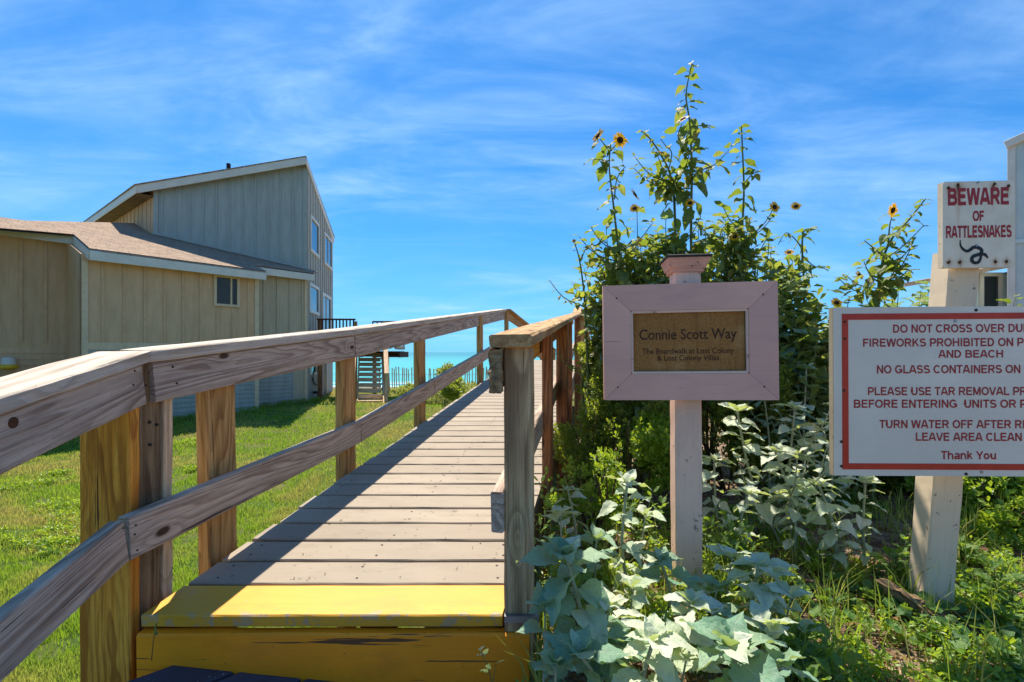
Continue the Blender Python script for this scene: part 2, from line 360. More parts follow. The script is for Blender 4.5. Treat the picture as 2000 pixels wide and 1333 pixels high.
M_LITTER = leafmat('dry leaf litter', (.20,.095,.03), (.50,.38,.24), .15, (.5,.25,.05), (.1,.1,.1), .8, .15, .3, 0, False)

def grassmat():
    t = NT('lawn grass blade'); a = t.new('ShaderNodeAttribute'); a.attribute_name = 'tone'
    c = t.mix(a.outputs['Fac'], (.15,.28,.035), (.52,.44,.14)); t.set(t.b.inputs['Base Color'], c); t.b.inputs['Roughness'].default_value = .5
    tr = t.new('ShaderNodeBsdfTranslucent'); t.set(tr.inputs[0], t.mix(a.outputs['Fac'], (.42,.62,.04), (.60,.55,.13)))
    ms = t.new('ShaderNodeMixShader'); ms.inputs[0].default_value = .4
    t.l.new(t.b.outputs[0], ms.inputs[1]); t.l.new(tr.outputs[0], ms.inputs[2]); t.l.new(ms.outputs[0], t.out.inputs[0]); return t.m
M_GRASS = grassmat()
def groundmat():
    t = NT('ground'); v = t.co(False); a = t.new('ShaderNodeAttribute'); a.attribute_name = 'soil'; b = t.new('ShaderNodeAttribute'); b.attribute_name = 'sand'
    n = t.noise(v, 1.3, 5, .6); n2 = t.noise(v, 26, 5, .7); n3 = t.noise(v, 110, 3, .7); n4 = t.noise(v, 6, 5, .65)
    lawn = t.mix(t.ramp(n, .35, .65), (.075,.13,.025), (.17,.17,.05)); lawn = t.mix(t.ramp(n2, .4, .7, 0, .7), lawn, (.05,.07,.02))
    soil = t.mix(t.ramp(n2, .35, .65), (.22,.14,.085), (.40,.31,.22)); soil = t.mix(t.ramp(n4, .45, .65, 0, .8), soil, (.10,.055,.03)); soil = t.mix(t.ramp(n3, .5, .7, 0, .5), soil, (.06,.035,.02))
    sand = t.mix(t.ramp(n2, .3, .7), (.52,.44,.33), (.44,.36,.26))
    c = t.mix(a.outputs['Fac'], lawn, soil); c = t.mix(b.outputs['Fac'], c, sand)
    t.bump(t.math('ADD', n2, t.math('MULTIPLY', n3, .6)), .8, .03); return t.fin(c, .95, .1)
M_GROUND = groundmat()
def watermat():
    t = NT('sea water'); v = t.co(False); sp = t.new('ShaderNodeSeparateXYZ'); t.l.new(v, sp.inputs[0])
    w = t.noise(t.map(v, (.12, .55, 1)), 1, 4, .6); big = t.noise(t.map(v, (.004, .02, 1)), 1, 3, .6)
    dist = t.ramp(sp.outputs[1], 60, 900, 0, 1, False)
    c = t.mix(dist, (.05,.40,.36), (.008,.17,.19)); c = t.mix(t.ramp(big, .4, .65, 0, .5), c, (.008,.24,.27)); c = t.mix(t.ramp(w, .52, .68, 0, .5), c, (.03,.25,.29))
    fn = t.noise(t.map(v, (.03, .22, 1)), 1, 6, .65, .6)
    fl = t.math('ADD', fn, t.ramp(sp.outputs[1], 66, 120, .26, -.06, False)); foam = t.ramp(fl, .62, .70)
    caps = t.ramp(t.noise(t.map(v, (.05, .35, 1), (9, 4, 0)), 1, 5, .6), .70, .73, 0, .8)
    c = t.mix(t.math('MAXIMUM', foam, caps), c, (.80,.84,.84)); t.bump(w, .5, .25)
    return t.fin(c, .35, .25)
M_SEA = watermat()

# ---------------------------------------------------------------- terrain and sea
def edgeR(y): return -.022 + .169*(max(y, 1.3) - 1.414)
def edgeL(y): return -1.082 + .169*(max(y, 1.3) - 1.414)
def ground(x, y, bumpy=True):
    lawn = .02 + .24*sst(8, 14, y) + .10*sst(-1, -6, x)*0
    dune = 1.0 + .10*sst(3, 8, y) + .06*sst(1.5, 4, x)
    s = sst(edgeR(y)-.12, edgeR(y)+.16, x)
    z = lawn*(1-s) + dune*s
    if bumpy: z += .035*noise.noise(Vector((x*.9, y*.9, 0))) + .012*noise.noise(Vector((x*5, y*5, 3)))*(.3+s)
    z -= 5.4*sst(21, 48, y)
    return z
def soilf(x, y):
    return max(sst(edgeR(y)-.25, edgeR(y)-.05, x), sst(14.5, 18.5, y)*.6)
xs = np.unique(np.concatenate([np.linspace(-9000,-120,8), np.linspace(-120,-14,14), np.linspace(-14,-1.6,70), np.linspace(-1.6,4,95), np.linspace(4,20,25), np.linspace(20,120,10), np.linspace(120,9000,8)]))
ys = np.unique(np.concatenate([np.linspace(-60,-2,10), np.linspace(-2,.6,12), np.linspace(.6,6,90), np.linspace(6,24,70), np.linspace(24,90,20)]))
vs = [(x, y, ground(x, y)) for y in ys for x in xs]; nx = len(xs)
fs = [(j*nx+i, j*nx+i+1, (j+1)*nx+i+1, (j+1)*nx+i) for j in range(len(ys)-1) for i in range(nx-1)]
g = meshobj('ground', vs, fs, M_GROUND, smooth=True); tag(g, 'lawn falling to the beach on the left and sandy dune soil on the right', None, None, 'structure')
at1 = g.data.attributes.new('soil', 'FLOAT', 'POINT'); at1.data.foreach_set('value', [soilf(x, y) for y in ys for x in xs])
at2 = g.data.attributes.new('sand', 'FLOAT', 'POINT'); at2.data.foreach_set('value', [sst(22, 27, y) for y in ys for x in xs])
sea = MB(); SY = [62,120,400,1500,6000,30000]; SX = [-30000,-3000,-300,0,300,3000,30000]
sea.v = [(x, y, -4.15) for y in SY for x in SX]; sea.f = [(j*7+i, j*7+i+1, (j+1)*7+i+1, (j+1)*7+i) for j in range(5) for i in range(6)]
tag(sea.build('sea', M_SEA), 'turquoise sea with white surf', None, None, 'structure')

# ---------------------------------------------------------------- boardwalk
SL = 91/FPX; DX = .169
def deckz(y): return EYE - .769 + SL*(y - 1.414)
bw = empty('boardwalk', (-.5, 3, deckz(3)-.1), 'weathered timber boardwalk ramp with handrails and a yellow painted step', 'boardwalk')
rampdir = Vector((DX, 1, SL)).normalized()
PITCH = .148; NB = 44
W = 1.06
protos = []
for i in range(NB):
    y0 = 1.414 + .012 + i*PITCH; yc = y0 + .0703
    if i == 0: yc = y0 + .068
    xl, xr = edgeL(yc), edgeR(yc)
    z = deckz(yc) - .019
    jl, jr = random.uniform(-.006, .010), random.uniform(-.010, .006)
    upv = Vector((0, -SL, 1))
    o = beam('step_board' if i == 0 else 'deck_board', (xl+jl, yc - (.004 if i == 0 else 0), z + random.uniform(-.0015, .0015)), (xr+jr, yc + random.uniform(-.001,.001), z + random.uniform(-.0015, .0015)),
               .155 if i == 0 else .1330, .038, M_STEP if i == 0 else M_DECK, bw, upv, .004, .0012 if i < 14 else 0, m0=DX, m1=DX)
    if i == 0: o['label'] = 'bright yellow painted step board'
# screws on the boards
scr = MB()
for i in range(1, 26):
    yc = 1.426 + i*PITCH + .07
    for xx in (edgeL(yc)+.07, edgeL(yc)+.53, edgeR(yc)-.07):
        for dy in (-.038, .036):
            xq = xx + random.uniform(-.006, .006); yq = yc + dy + random.uniform(-.004, .004); zq = deckz(yq) + .0006
            scr.add([(xq+.0050*math.cos(a), yq+.0050*math.sin(a), zq+.0050*math.sin(a)*SL) for a in [k*math.pi/3 for k in range(6)]], [tuple(range(6))])
o = scr.build('screw_heads', M_NAIL, bw); o['kind'] = 'stuff'
deb = MB(); rd = random.Random(21)
for k in range(120):
    yq = 1.60 + 4.5*rd.random()**1.6; xq = rd.uniform(edgeL(yq)+.02, edgeR(yq)-.02); zq = deckz(yq)+.0025; a = rd.uniform(0,6.28); L = rd.uniform(.002,.008); w_ = L*rd.uniform(.15,.5)
    c_, s_ = math.cos(a), math.sin(a); deb.add([(xq-c_*L,yq-s_*L,zq),(xq+s_*w_,yq-c_*w_,zq+.002),(xq+c_*L,yq+s_*L,zq+.001),(xq-s_*w_,yq+c_*w_,zq+.0015)], [(0,1,2),(0,2,3)])
o = deb.build('deck_debris', M_DEBRIS); tag(o, 'scattered dry leaf bits and sand crumbs on the deck boards', 'debris', None, 'stuff')
# side stringers under the deck
for e in (edgeL, edgeR):
    s = .02 if e is edgeL else -.02
    beam('stringer', (e(1.46)+s, 1.46, deckz(1.46)-.135), (e(7.95)+s, 7.95, deckz(7.95)-.135), .04, .185, M_OLD, bw)
beam('joist', (-.45, 1.5, deckz(1.5)-.13), (.65, 8, deckz(8)-.13), .04, .18, M_OLD, bw)
# riser
zt = deckz(1.414)
o = beam('riser_board', (-1.082, 1.414, zt-.043-.085), (.050, 1.414, zt-.043-.085), .04, .168, M_RISER, bw, bev=.006, worn=.002); o['label'] = 'cracked orange-yellow riser board'
beam('riser_board', (-1.070, 1.420, zt-.216-.07), (.050, 1.420, zt-.216-.07), .04, .135, M_RISER, bw, bev=.006, worn=.002)
# landing (diagonal boards), sloping gently to the right
def landz(x, y): return EYE - .892 - .10*(x + 1.08)
dd = Vector((.66, .75, 0)).normalized(); pp = Vector((dd.y, -dd.x, 0))
def clip_line(o, d, x0, x1, y0, y1):
    t0, t1, m0, m1 = -9, 9, 0, 0
    for c, dc, a, b, m in ((o.x, d.x, x0, x1, d.y/d.x), (o.y, d.y, y0, y1, -d.x/d.y)):
        ta, tb = (a-c)/dc, (b-c)/dc
        if ta > tb: ta, tb = tb, ta
        if ta > t0: t0, m0 = ta, m
        if tb < t1: t1, m1 = tb, m
    return t0, t1, m0, m1
for k in range(-10, 12):
    c = Vector((-.78, 1.3, 0)) + pp*(k*.146)
    t0, t1, m0, m1 = clip_line(c, dd, -1.09, .05, -.55, 1.392)
    if t1 - t0 < .17: continue
    a, b = c + dd*t0, c + dd*t1
    a.z = landz(a.x, a.y) - .019; b.z = landz(b.x, b.y) - .019
    beam('landing_board', a, b, .136, .038, M_LAND, bw, up=(.10, 0, 1), bev=.004, worn=.001, m0=m0, m1=m1)
for y in (-.4, .5, 1.28): beam('joist', (-1.05, y, landz(-1.05, y)-.12), (.03, y, landz(.03, y)-.12), .04, .14, M_OLD, bw)
# left handrail: joints of the inner top edge of the cap
K0 = at(293, 685, 1.45); J1 = at(697, 642, 2.71); JE = at(990, 604, 7.75)
def P3(p, dx=0, dz=0, dy=0): return Vector((p[0]+dx, p[1]+dy, p[2]+dz))
CW, CT = .140, .036
rt = Vector((.986, -.166, 0))                 # to the right, square to the ramp
def capseg(a, b, side, w=CW, m0=0, m1=0, worn=.0022, name='rail_cap', mat=M_CAP):
    off = rt*(side*w/2); return beam(name, a + off - Vector((0,0,CT/2)), b + off - Vector((0,0,CT/2)), w, CT, mat, bw, bev=.004, worn=worn, m0=m0, m1=m1)
KJ = K0.lerp(J1, .012)
capseg(KJ, J1, -1, m0=.2); capseg(J1 + (JE-J1)*.002, JE, -1, m1=.1)
RB = .125
def railboard(a, b, drop, mat=M_RAIL, th=.038, h=RB, inset=.012, worn=.0018, name='rail_board', **k):
    d = (b-a).normalized(); off = -rt*(inset + th/2) - Vector((0,0,drop + h/2))
    return beam(name, a+off, b+off, th, h, mat, bw, bev=.004, worn=worn, **k)
railboard(K0.lerp(J1, .02), J1, CT+.002); railboard(J1 + (JE-J1)*.002, JE, CT+.002)
# lower run of the left rail towards the viewer
dl = (Vector((-1.026, .97)) - Vector((-1.085, 1.45)))
LA = P3(K0); LB = LA + Vector((.059/.48, -1, -.095/.48))*1.25
rtl = Vector((.992, .122, 0))
beam('rail_cap', LA - rtl*CW/2 - Vector((0,0,CT/2)), LB - rtl*CW/2 - Vector((0,0,CT/2)), CW, CT, M_CAP, bw, bev=.004, worn=.003, m0=-.15)
o1 = -rtl*(.012+.019) - Vector((0,0,CT+.002+RB/2)); beam('rail_board', LA+o1 + Vector((0,-.006,0)), LB+o1, .038, RB, M_RAIL, bw, bev=.004, worn=.002)
LK = at(246, 1014, 1.345); ML = LK + Vector((.059/.48, -1, -.205))*1.15
o2 = -rtl*.019 - Vector((0,0,RB/2)); beam('rail_board', LK+o2, ML+o2, .038, RB, M_RAIL, bw, bev=.004, worn=.002)
# lower rail of the ramp
L1 = at(705, 822, 2.74); L2 = at(848, 742, 3.95); L3 = at(1000, 655, 8.0)
for a, b in ((LK + Vector((.002,.012,.001)), L1), (L1.lerp(L2,.006), L2), (L2.lerp(L3,.002), L3)):
    off = -rt*.019 - Vector((0,0,RB/2)); beam('rail_board', a+off, b+off, .038, RB, M_RAIL, bw, bev=.004, worn=.0018)
# corner post stack: plank, post, plank
for ya, yb, xa, xb, mat, nm in ((1.400, 1.440, -1.252, -1.105, M_YELLOW, 'post_plank'), (1.442, 1.531, -1.225, -1.108, M_OLD, 'post'), (1.533, 1.573, -1.235, -1.100, M_STAIR, 'post_plank')):
    x = (xa+xb)/2; y = (ya+yb)/2
    beam(nm, (x, y, -.05), (x-.002, y, K0.z - CT - .004 - (.0 if nm == 'post' else .0)), xb-xa, yb-ya, mat, bw, up=(0,1,0), bev=.004, worn=.0018)
# left posts
def lpost(yc, mat, top, lean=.0, dep=.14, th=.05):
    xe = edgeL(yc) - .034 - th/2
    zc = EYE + (top)
    beam('post', (xe, yc, -.1), (xe - lean, yc - lean*.6, zc), th, dep, mat, bw, up=(DX, 1, 0), bev=.005, worn=.002)
for yc, mat in ((1.80, M_POST), (2.71, M_POST), (3.86, M_POST), (5.9, M_POST), (7.70, M_POST)):
    cz = (K0.lerp(J1, (yc-1.45)/1.26) if yc < 2.71 else J1.lerp(JE, (yc-2.71)/5.04)).z - CT - .004 - EYE
    lpost(yc, mat, cz, .02 if yc < 2 else .01)
# right rail
RA = at(955, 654, 1.372); RB1 = Vector((RA.x + DX*5.25, RA.y + 5.25, RA.z + SL*5.25 - .02)); RC = at(1122, 601, 8.1)
beam('rail_cap', RA + rt*.062 - Vector((0,0,.018)), RB1 + rt*.062 - Vector((0,0,.018)), .124, .036, M_CAPR, bw, bev=.006, worn=.003)['label'] = 'cap board of the right handrail with a rounded worn end'
beam('rail_cap', RB1 + rt*.062 - Vector((0,0,.016)) + rampdir*.004, RC + rt*.062 - Vector((0,0,.018)), .124, .036, M_CAPR, bw, bev=.006, worn=.003)
# newel
beam('newel_post', (.0225, 1.452, .35), (.0205, 1.452, RA.z-.038), .088, .088, M_NEWEL, bw, up=(0,1,0), bev=.005, worn=.002)
meshobj('post_shoe', [(x, y, z) for z in (zt-.010, zt+.008) for x, y in ((-.022,1.392),(.078,1.392),(.078,1.50),(-.022,1.50))], [(0,1,2,3),(4,5,6,7),(0,1,5,4),(1,2,6,5),(2,3,7,6),(3,0,4,7)], M_STEEL, bw)
# rotten end of the upper right rail board
bm = bmesh.new(); bmesh.ops.create_cube(bm, size=1)
bmesh.ops.subdivide_edges(bm, edges=bm.edges, cuts=6, use_grid_fill=True)
for v in bm.verts:
    v.co = Vector((v.co.x*.036, v.co.y*.10, v.co.z*.128))
    n = Vector((noise.noise(v.co*42), noise.noise(v.co*42+Vector((9,3,1))), noise.noise(v.co*42+Vector((2,7,5)))))
    v.co += n*.013*(1 if v.co.y < .02 else .3)
me = bpy.data.meshes.new('rotten_board_end'); bm.to_mesh(me); bm.free(); me.materials.append(M_OLD)
link(bpy.data.objects.new('rotten_board_end', me), bw, Matrix.Translation((-.047, 1.425, RA.z-.037-.064)))
ra = Vector((-.045, 1.47, RA.z-.037-.062)); beam('rail_board', ra, ra + Vector((DX, 1, SL))*5.1, .036, .122, M_YELLOW, bw, bev=.004, worn=.0015)
rb = Vector((-.043, 1.392, EYE-.40-.062)); beam('rail_board', rb, rb + Vector((DX, 1, SL*1.0))*5.9, .036, .122, M_RAIL, bw, bev=.004, worn=.002)
for yc, th, dp, mat in ((2.5, .05, .10, M_RED), (3.43, .08, .10, M_RED), (4.77, .05, .09, M_RED), (6.6, .09, .09, M_RED), (7.95, .06, .09, M_RED)):
    xe = edgeR(yc) - .002 + th/2
    beam('post', (xe, yc, .4), (xe, yc, RA.z + SL*(yc-1.372) - .04), th, dp, mat, bw, up=(DX, 1, 0), bev=.005, worn=.0015)
# level top and the run going down to the beach
y = 1.426 + NB*PITCH; k = 0
while y < 14.6:
    yc = y + .07; zz_ = deckz(7.9) - .019 - .10*max(0, yc-8.6); xm = edgeL(yc) if yc < 9 else edgeL(9)+.22*(yc-9)
    beam('deck_board', (xm, yc, zz_), (xm+W, yc, zz_), .1405, .038, M_DECK, bw); y += PITCH
def dz2(y): return deckz(7.9) - .10*max(0, y-8.6)
for s, x0 in ((-1, -.04), (1, 1.18)):
    pa = JE if s < 0 else RC + rt*.06
    q = [Vector(pa)]
    for yy in (9.7, 11.8, 14.4): q.append(Vector((pa.x + .20*(yy-pa.y), yy, dz2(yy)+.80)))
    for a, b in zip(q[:-1], q[1:]):
        beam('rail_cap', a - Vector((0,0,.018)), b - Vector((0,0,.018)), .13, .036, M_POST, bw)
        beam('rail_board', a - Vector((0,0,.10)), b - Vector((0,0,.10)), .036, .12, M_POST, bw)
        beam('rail_board', a - Vector((0,0,.45)), b - Vector((0,0,.45)), .036, .12, M_POST, bw)
    for p in q[1:]: beam('post', (p.x, p.y, .2), (p.x, p.y, p.z-.04), .085, .085, M_POST, bw, up=(0,1,0))
# nail heads and a rusty knot hole on the near rails
def disc(name, c, nrm, r, mat, parent, th=.002):
    m = MB(); c = Vector(c); nrm = Vector(nrm).normalized(); m.tube([c - nrm*.004, c + nrm*th], [r, r*.9], 10); return m.build(name, mat, parent)
def onrail(px, py, a, b, e=.0):
    """point on the vertical inner face of a rail (plan line a-b) seen at that pixel"""
    k = (px-1000)/FPX; dx, dy = b.x-a.x, b.y-a.y
    t = (k*a.y - a.x)/(dx - k*dy); yy = a.y + dy*t; return at(px, py, yy)
fa, fb = K0 - rt*.012, J1 - rt*.012; la, lb = LA - rtl*.012, LB - rtl*.012
nrl, nrr = rtl, rt
for px, py in ((263,725),(260,752),(286,753)): disc('nail_head', onrail(px, py, la, lb), nrl, .0028, M_NAIL, bw)
for px, py in ((337,717),(345,749),(640,683),(688,655),(690,685),(700,655),(702,683)): disc('nail_head', onrail(px, py, fa, fb), nrr, .0028 if px > 350 else .004, M_NAIL, bw)
for px, py in ((265,1026),(263,1044),(268,1075),(240,1032)): disc('nail_head', onrail(px, py, LK, L1) if px > 245 else onrail(px, py, LK, ML), nrr, .003, M_NAIL, bw)
disc('knot_hole', onrail(26, 826, la, lb), nrl, .0135, M_RUST, bw, .001)
for px, py in ((292,825),(306,830),(293,869)):
    p = at(px, py, 1.0); yy = 1.108*FPX/(1000-px); disc('nail_head', at(px, py, yy) + Vector((.0015,0,0)), (1,0,0), .005, M_NAIL, bw)

# ---------------------------------------------------------------- lettering
def lettering(name, s, width, cap_h, centre, mat, parent, M, bold=.0, depth=.0006):
    """flat raised print, fitted to a width and a capital height in the sign's own x-z plane"""
    cu = bpy.data.curves.new(name, 'FONT'); cu.body = s; cu.offset = bold; cu.extrude = 0; cu.resolution_u = 3
    ob = bpy.data.objects.new(name, cu); COL.objects.link(ob)
    dg = bpy.context.evaluated_depsgraph_get(); me = bpy.data.meshes.new_from_object(ob.evaluated_get(dg)); bpy.data.objects.remove(ob)
    xsv = [v.co.x for v in me.vertices]; x0, x1 = min(xsv), max(xsv)
    sx = width/(x1-x0); sz = cap_h/.69; n = len(me.vertices)
    for v in me.vertices: v.co = Vector(((v.co.x-(x0+x1)/2)*sx + centre[0], -depth, v.co.y*sz + centre[1]-cap_h/2))
    me.materials.clear(); me.materials.append(mat); me.name = name
    return link(bpy.data.objects.new(name, me), parent, M)
def yawm(o, yaw, roll=0): return Matrix.Translation(o) @ Matrix.Rotation(yaw, 4, 'Z') @ Matrix.Rotation(roll, 4, 'Y')


def arc(cx, cy, rx, ry, a0, a1, n=9): return [(cx+rx*math.cos(R(a0+(a1-a0)*k/n)), cy+ry*math.sin(R(a0+(a1-a0)*k/n))) for k in range(n+1)]
h_ = .09
GL = {  # sans serif bold capitals as pen strokes: advance, strokes (cap height 1)
 'A': (1.0, [[(.09,0),(.44,1)],[(.91,0),(.56,1)],[(.26,.30),(.74,.30)],[(.40,.955),(.60,.955)]]),
 'B': (1.0, [[(.17,0),(.17,1)],[(.17,.91),(.55,.91)]+arc(.55,.715,.24,.195,90,-90)[1:]+[(.17,.52)],[(.17,.52),(.58,.52)]+arc(.58,.305,.27,.215,90,-90)[1:]+[(.17,.09)]]),
 'C': (1.02, [arc(.52,.5,.39,.42,42,318,16)]),
 'D': (1.0, [[(.17,0),(.17,1)],[(.17,.91),(.45,.91)]+arc(.45,.5,.38,.41,90,-90,12)[1:]+[(.17,.09)]]),
 'E': (.92, [[(.17,0),(.17,1)],[(.17,.91),(.82,.91)],[(.17,.52),(.77,.52)],[(.17,.09),(.84,.09)]]),
 'F': (.84, [[(.17,0),(.17,1)],[(.17,.91),(.78,.91)],[(.17,.50),(.70,.50)]]),
 'G': (1.08, [arc(.53,.5,.40,.42,42,350,16),[(.92,.09),(.92,.46)],[(.58,.46),(.97,.46)]]),
 'H': (1.0, [[(.17,0),(.17,1)],[(.83,0),(.83,1)],[(.17,.52),(.83,.52)]]),
 'I': (.40, [[(.20,0),(.20,1)]]),
 'K': (1.0, [[(.17,0),(.17,1)],[(.22,.38),(.80,1)],[(.42,.60),(.88,0)]]),
 'L': (.84, [[(.17,0),(.17,1)],[(.17,.09),(.80,.09)]]),
 'M': (1.16, [[(.17,0),(.17,1)],[(.99,0),(.99,1)],[(.20,1),(.58,.08)],[(.96,1),(.58,.08)]]),
 'N': (1.0, [[(.17,0),(.17,1)],[(.83,0),(.83,1)],[(.19,.96),(.81,.04)]]),
 'O': (1.08, [arc(.54,.5,.41,.42,0,360,20)]),
 'P': (.92, [[(.17,0),(.17,1)],[(.17,.91),(.54,.91)]+arc(.54,.665,.26,.245,90,-90)[1:]+[(.17,.42)]]),
 'R': (1.0, [[(.17,0),(.17,1)],[(.17,.91),(.58,.91)]+arc(.58,.69,.24,.22,90,-90)[1:]+[(.17,.47)],[(.55,.47),(.86,0)]]),
 'S': (.92, [arc(.46,.71,.31,.20,25,270,12)+arc(.46,.29,.33,.22,90,-155,12)[1:]]),
 'T': (.84, [[(.42,0),(.42,1)],[(.04,.91),(.80,.91)]]),
 'U': (1.0, [[(.17,1),(.17,.40)]+arc(.5,.40,.33,.32,180,360,12)+[(.83,1)]]),
 'V': (.92, [[(.09,1),(.43,0)],[(.83,1),(.49,0)]]),
 'W': (1.30, [[(.10,1),(.33,0)],[(.62,1),(.36,0)],[(.68,1),(.94,0)],[(1.20,1),(.97,0)]]),
 'X': (.92, [[(.10,1),(.84,0)],[(.82,1),(.08,0)]]),
 'Y': (.92, [[(.08,1),(.46,.42)],[(.84,1),(.46,.42)],[(.46,.45),(.46,0)]]),
 'h': (.85, [[(.15,0),(.15,1)],[(.15,.44)]+arc(.42,.44,.26,.22,150,0,8)+[(.68,0)]]),
 'a': (.80, [arc(.40,.52,.25,.15,160,0,7)+[(.65,0)],arc(.38,.20,.25,.15,20,340,12),[(.40,.35),(.65,.38)]]),
 'n': (.85, [[(.15,0),(.15,.74)],[(.15,.44)]+arc(.42,.44,.26,.22,150,0,8)+[(.68,0)]]),
 'k': (.80, [[(.15,0),(.15,1)],[(.18,.30),(.62,.74)],[(.33,.45),(.68,0)]]),
 'o': (.85, [arc(.42,.37,.27,.29,0,360,16)]),
 'u': (.85, [[(.17,.74),(.17,.30)]+arc(.42,.30,.25,.21,180,330,8),[(.68,.74),(.68,0)]]),
 ' ': (.40, [])}
def signtext(s_, width, cap_h, centre, mat, parent, M, t=.185):
    """bold sans serif print fitted to a width; strokes sit a hair above one another so none share a plane"""
    tot = sum(GL[c][0] for c in s_) - .14; sx = width/tot; x = -tot/2 - .07; m = MB(); lay = 0
    for c in s_:
        adv, strokes = GL[c]
        for st in strokes:
            P = [Vector(p) for p in st]; closed = (P[0]-P[-1]).length < 1e-4; n = len(P); vs = []; fs = []; yy = -.0004 - 1.2e-5*(lay % 5); lay += 1
            for i, p in enumerate(P):
                a = P[i-1] if i > 0 else (P[-2] if closed else None); b = P[i+1] if i < n-1 else (P[1] if closed else None)
                d1_ = (p-a).normalized() if a is not None else None; d2_ = (b-p).normalized() if b is not None else None
                d = ((d1_ or d2_)+(d2_ or d1_)).normalized(); nn = Vector((-d.y, d.x)); k = 1/max(.6, d.dot(d2_ or d1_))
                for sg_ in (-1, 1):
                    w_ = p + nn*(t/2*k*sg_); vs.append(((x+w_.x)*sx + centre[0], yy, (min(1.0, max(0.0, w_.y)) - .5)*cap_h + centre[1]))
            for i in range(n-1): fs.append((2*i, 2*i+1, 2*i+3, 2*i+2))
            m.add(vs, fs)
        x += adv
    return m.build('lettering', mat, parent, M)

# ---- pink sign
PYAW = -math.atan2(.07, .552)
s1 = empty('street_name_sign', (.61, 1.70, .95), 'faded pink framed sign on a pink post with a brown plaque reading Connie Scott Way', 'sign')
zlow = .96
beam('post', (.612, 1.695, zlow-.1), (.603, 1.69, EYE+.285), .089, .089, M_PINKP, s1, up=(math.sin(-PYAW), math.cos(PYAW), 0), bev=.004, worn=.0018)
C1 = (at(1177, 562, 1.65) + at(1181, 780, 1.65) + at(1513, 551, 1.58) + at(1517, 779, 1.58)) / 4
MS = yawm(C1, PYAW, -R(.7))
SW, SH, FW = .556/2, .386/2, .090
iw, ih = SW-FW, SH-FW+.003
for poly in ([(-SW,SH),(SW,SH),(iw,ih),(-iw,ih)], [(-SW,-SH),(-iw,-ih),(iw,-ih),(SW,-SH)], [(-SW,-SH),(-SW,SH),(-iw,ih),(-iw,-ih)], [(SW,SH),(SW,-SH),(iw,-ih),(iw,ih)]):
    cx = sum(p[0] for p in poly)/4; cz = sum(p[1] for p in poly)/4
    poly = [(cx+(x-cx)*.9985, cz+(z-cz)*.996) for x, z in poly]
    prism('frame_board', poly, -.019, .019, M_PINK, s1, MS)
for a, b in (((-iw,ih),(iw,ih)),((iw,ih),(iw,-ih)),((iw,-ih),(-iw,-ih)),((-iw,-ih),(-iw,ih))):
    d = .004; pa = MS @ Vector((a[0]*(1-d/iw), -.013, a[1]*(1-d/ih))); pb = MS @ Vector((b[0]*(1-d/iw), -.013, b[1]*(1-d/ih)))
    beam('bead', pa, pb, .009, .008, M_PINKP, s1, up=(0, 1, 0), bev=.002, worn=.0008)
prism('back_panel', [(-iw,-ih),(iw,-ih),(iw,ih),(-iw,ih)], .004, .018, M_OLD, s1, MS)
pq = prism('plaque', [(-iw+.009,-ih+.009),(iw-.009,-ih+.009),(iw-.009,ih-.009),(-iw+.009,ih-.009)], -.006, .003, M_PLAQUE, s1, MS)
ML2 = MS @ Matrix.Translation((0, -.006, 0)); q = 1.615/FPX
lettering('lettering', 'Connie Scott Way', 183*q, 20*q, (-.002, .026), M_LETTER, pq, ML2, .012)
lettering('lettering', 'The Boardwalk at Lost Colony', 172*q, 10.5*q, (-.002, -.030), M_LETTER, pq, ML2, .012)
lettering('lettering', '& Lost Colony Villas', 116*q, 10.5*q, (-.002, -.053), M_LETTER, pq, ML2, .012)
for sx_, sz_ in ((-.9,-.9),(.9,-.9),(-.9,.9),(.9,.9)): disc('screw_head', MS @ Vector((sx_*SW*.93, -.019, sz_*SH*.86)), MS.to_3x3() @ Vector((0,-1,0)), .0032, M_RUST, s1, .0008)
# post cap: flared moulding with a blackened flat top
MC = Matrix.Translation((.603, 1.69, EYE+.285)) @ Matrix.Rotation(PYAW, 4, 'Z')
def frustum(name, layers, mat, parent, M):
    vs = []; fs = []
    for z, w in layers: vs += [(-w,-w,z),(w,-w,z),(w,w,z),(-w,w,z)]
    for i in range(len(layers)-1):
        for k in range(4): fs.append((i*4+k, i*4+(k+1)%4, (i+1)*4+(k+1)%4, (i+1)*4+k))
    n = len(layers)-1; fs += [(0,3,2,1), (n*4, n*4+1, n*4+2, n*4+3)]
    return meshobj(name, vs, fs, mat, parent, M)
frustum('post_cap', [(-.014,.0460),(-.012,.052),(-.002,.054),(0,.058),(.018,.064),(.030,.069),(.034,.069)], M_CAPP, s1, MC)
frustum('cap_top', [(.0345,.0735),(.0405,.0745),(.044,.069)], M_DARKCAP, s1, MC)

# ---- white rules sign on its post
s2 = empty('warning_post', (1.40, 1.64, .97), 'cream painted post with peeling spots carrying two signs', 'sign post')
PY2 = -R(8)
beam('post', (1.405, 1.640, .86), (1.468, 1.60, EYE+.33), .089, .089, M_WHITEP, s2, up=(math.sin(-PY2), math.cos(PY2), 0), bev=.005, worn=.002)
sg = empty('rules_sign', (1.37, 1.49, 1.5), 'large white board with red border and dark red beach rules lettering', 'sign')
BW2, BH2 = .385, .257
C2 = Vector((.982 + BW2*.999, 1.48 - BW2*.039, EYE + (.138-.376)/2 ))
M2 = yawm(C2, -R(2.2), R(-.25))
prism('board', [(-BW2,-BH2),(BW2,-BH2),(BW2,BH2),(-BW2,BH2)], 0, .020, M_CREAME, sg, M2)
prism('sign_face', [(-BW2+.0008,-BH2+.0008),(BW2-.0008,-BH2+.0008),(BW2-.0008,BH2-.0008),(-BW2+.0008,BH2-.0008)], -.003, -.0003, M_BOARDW, sg, M2)
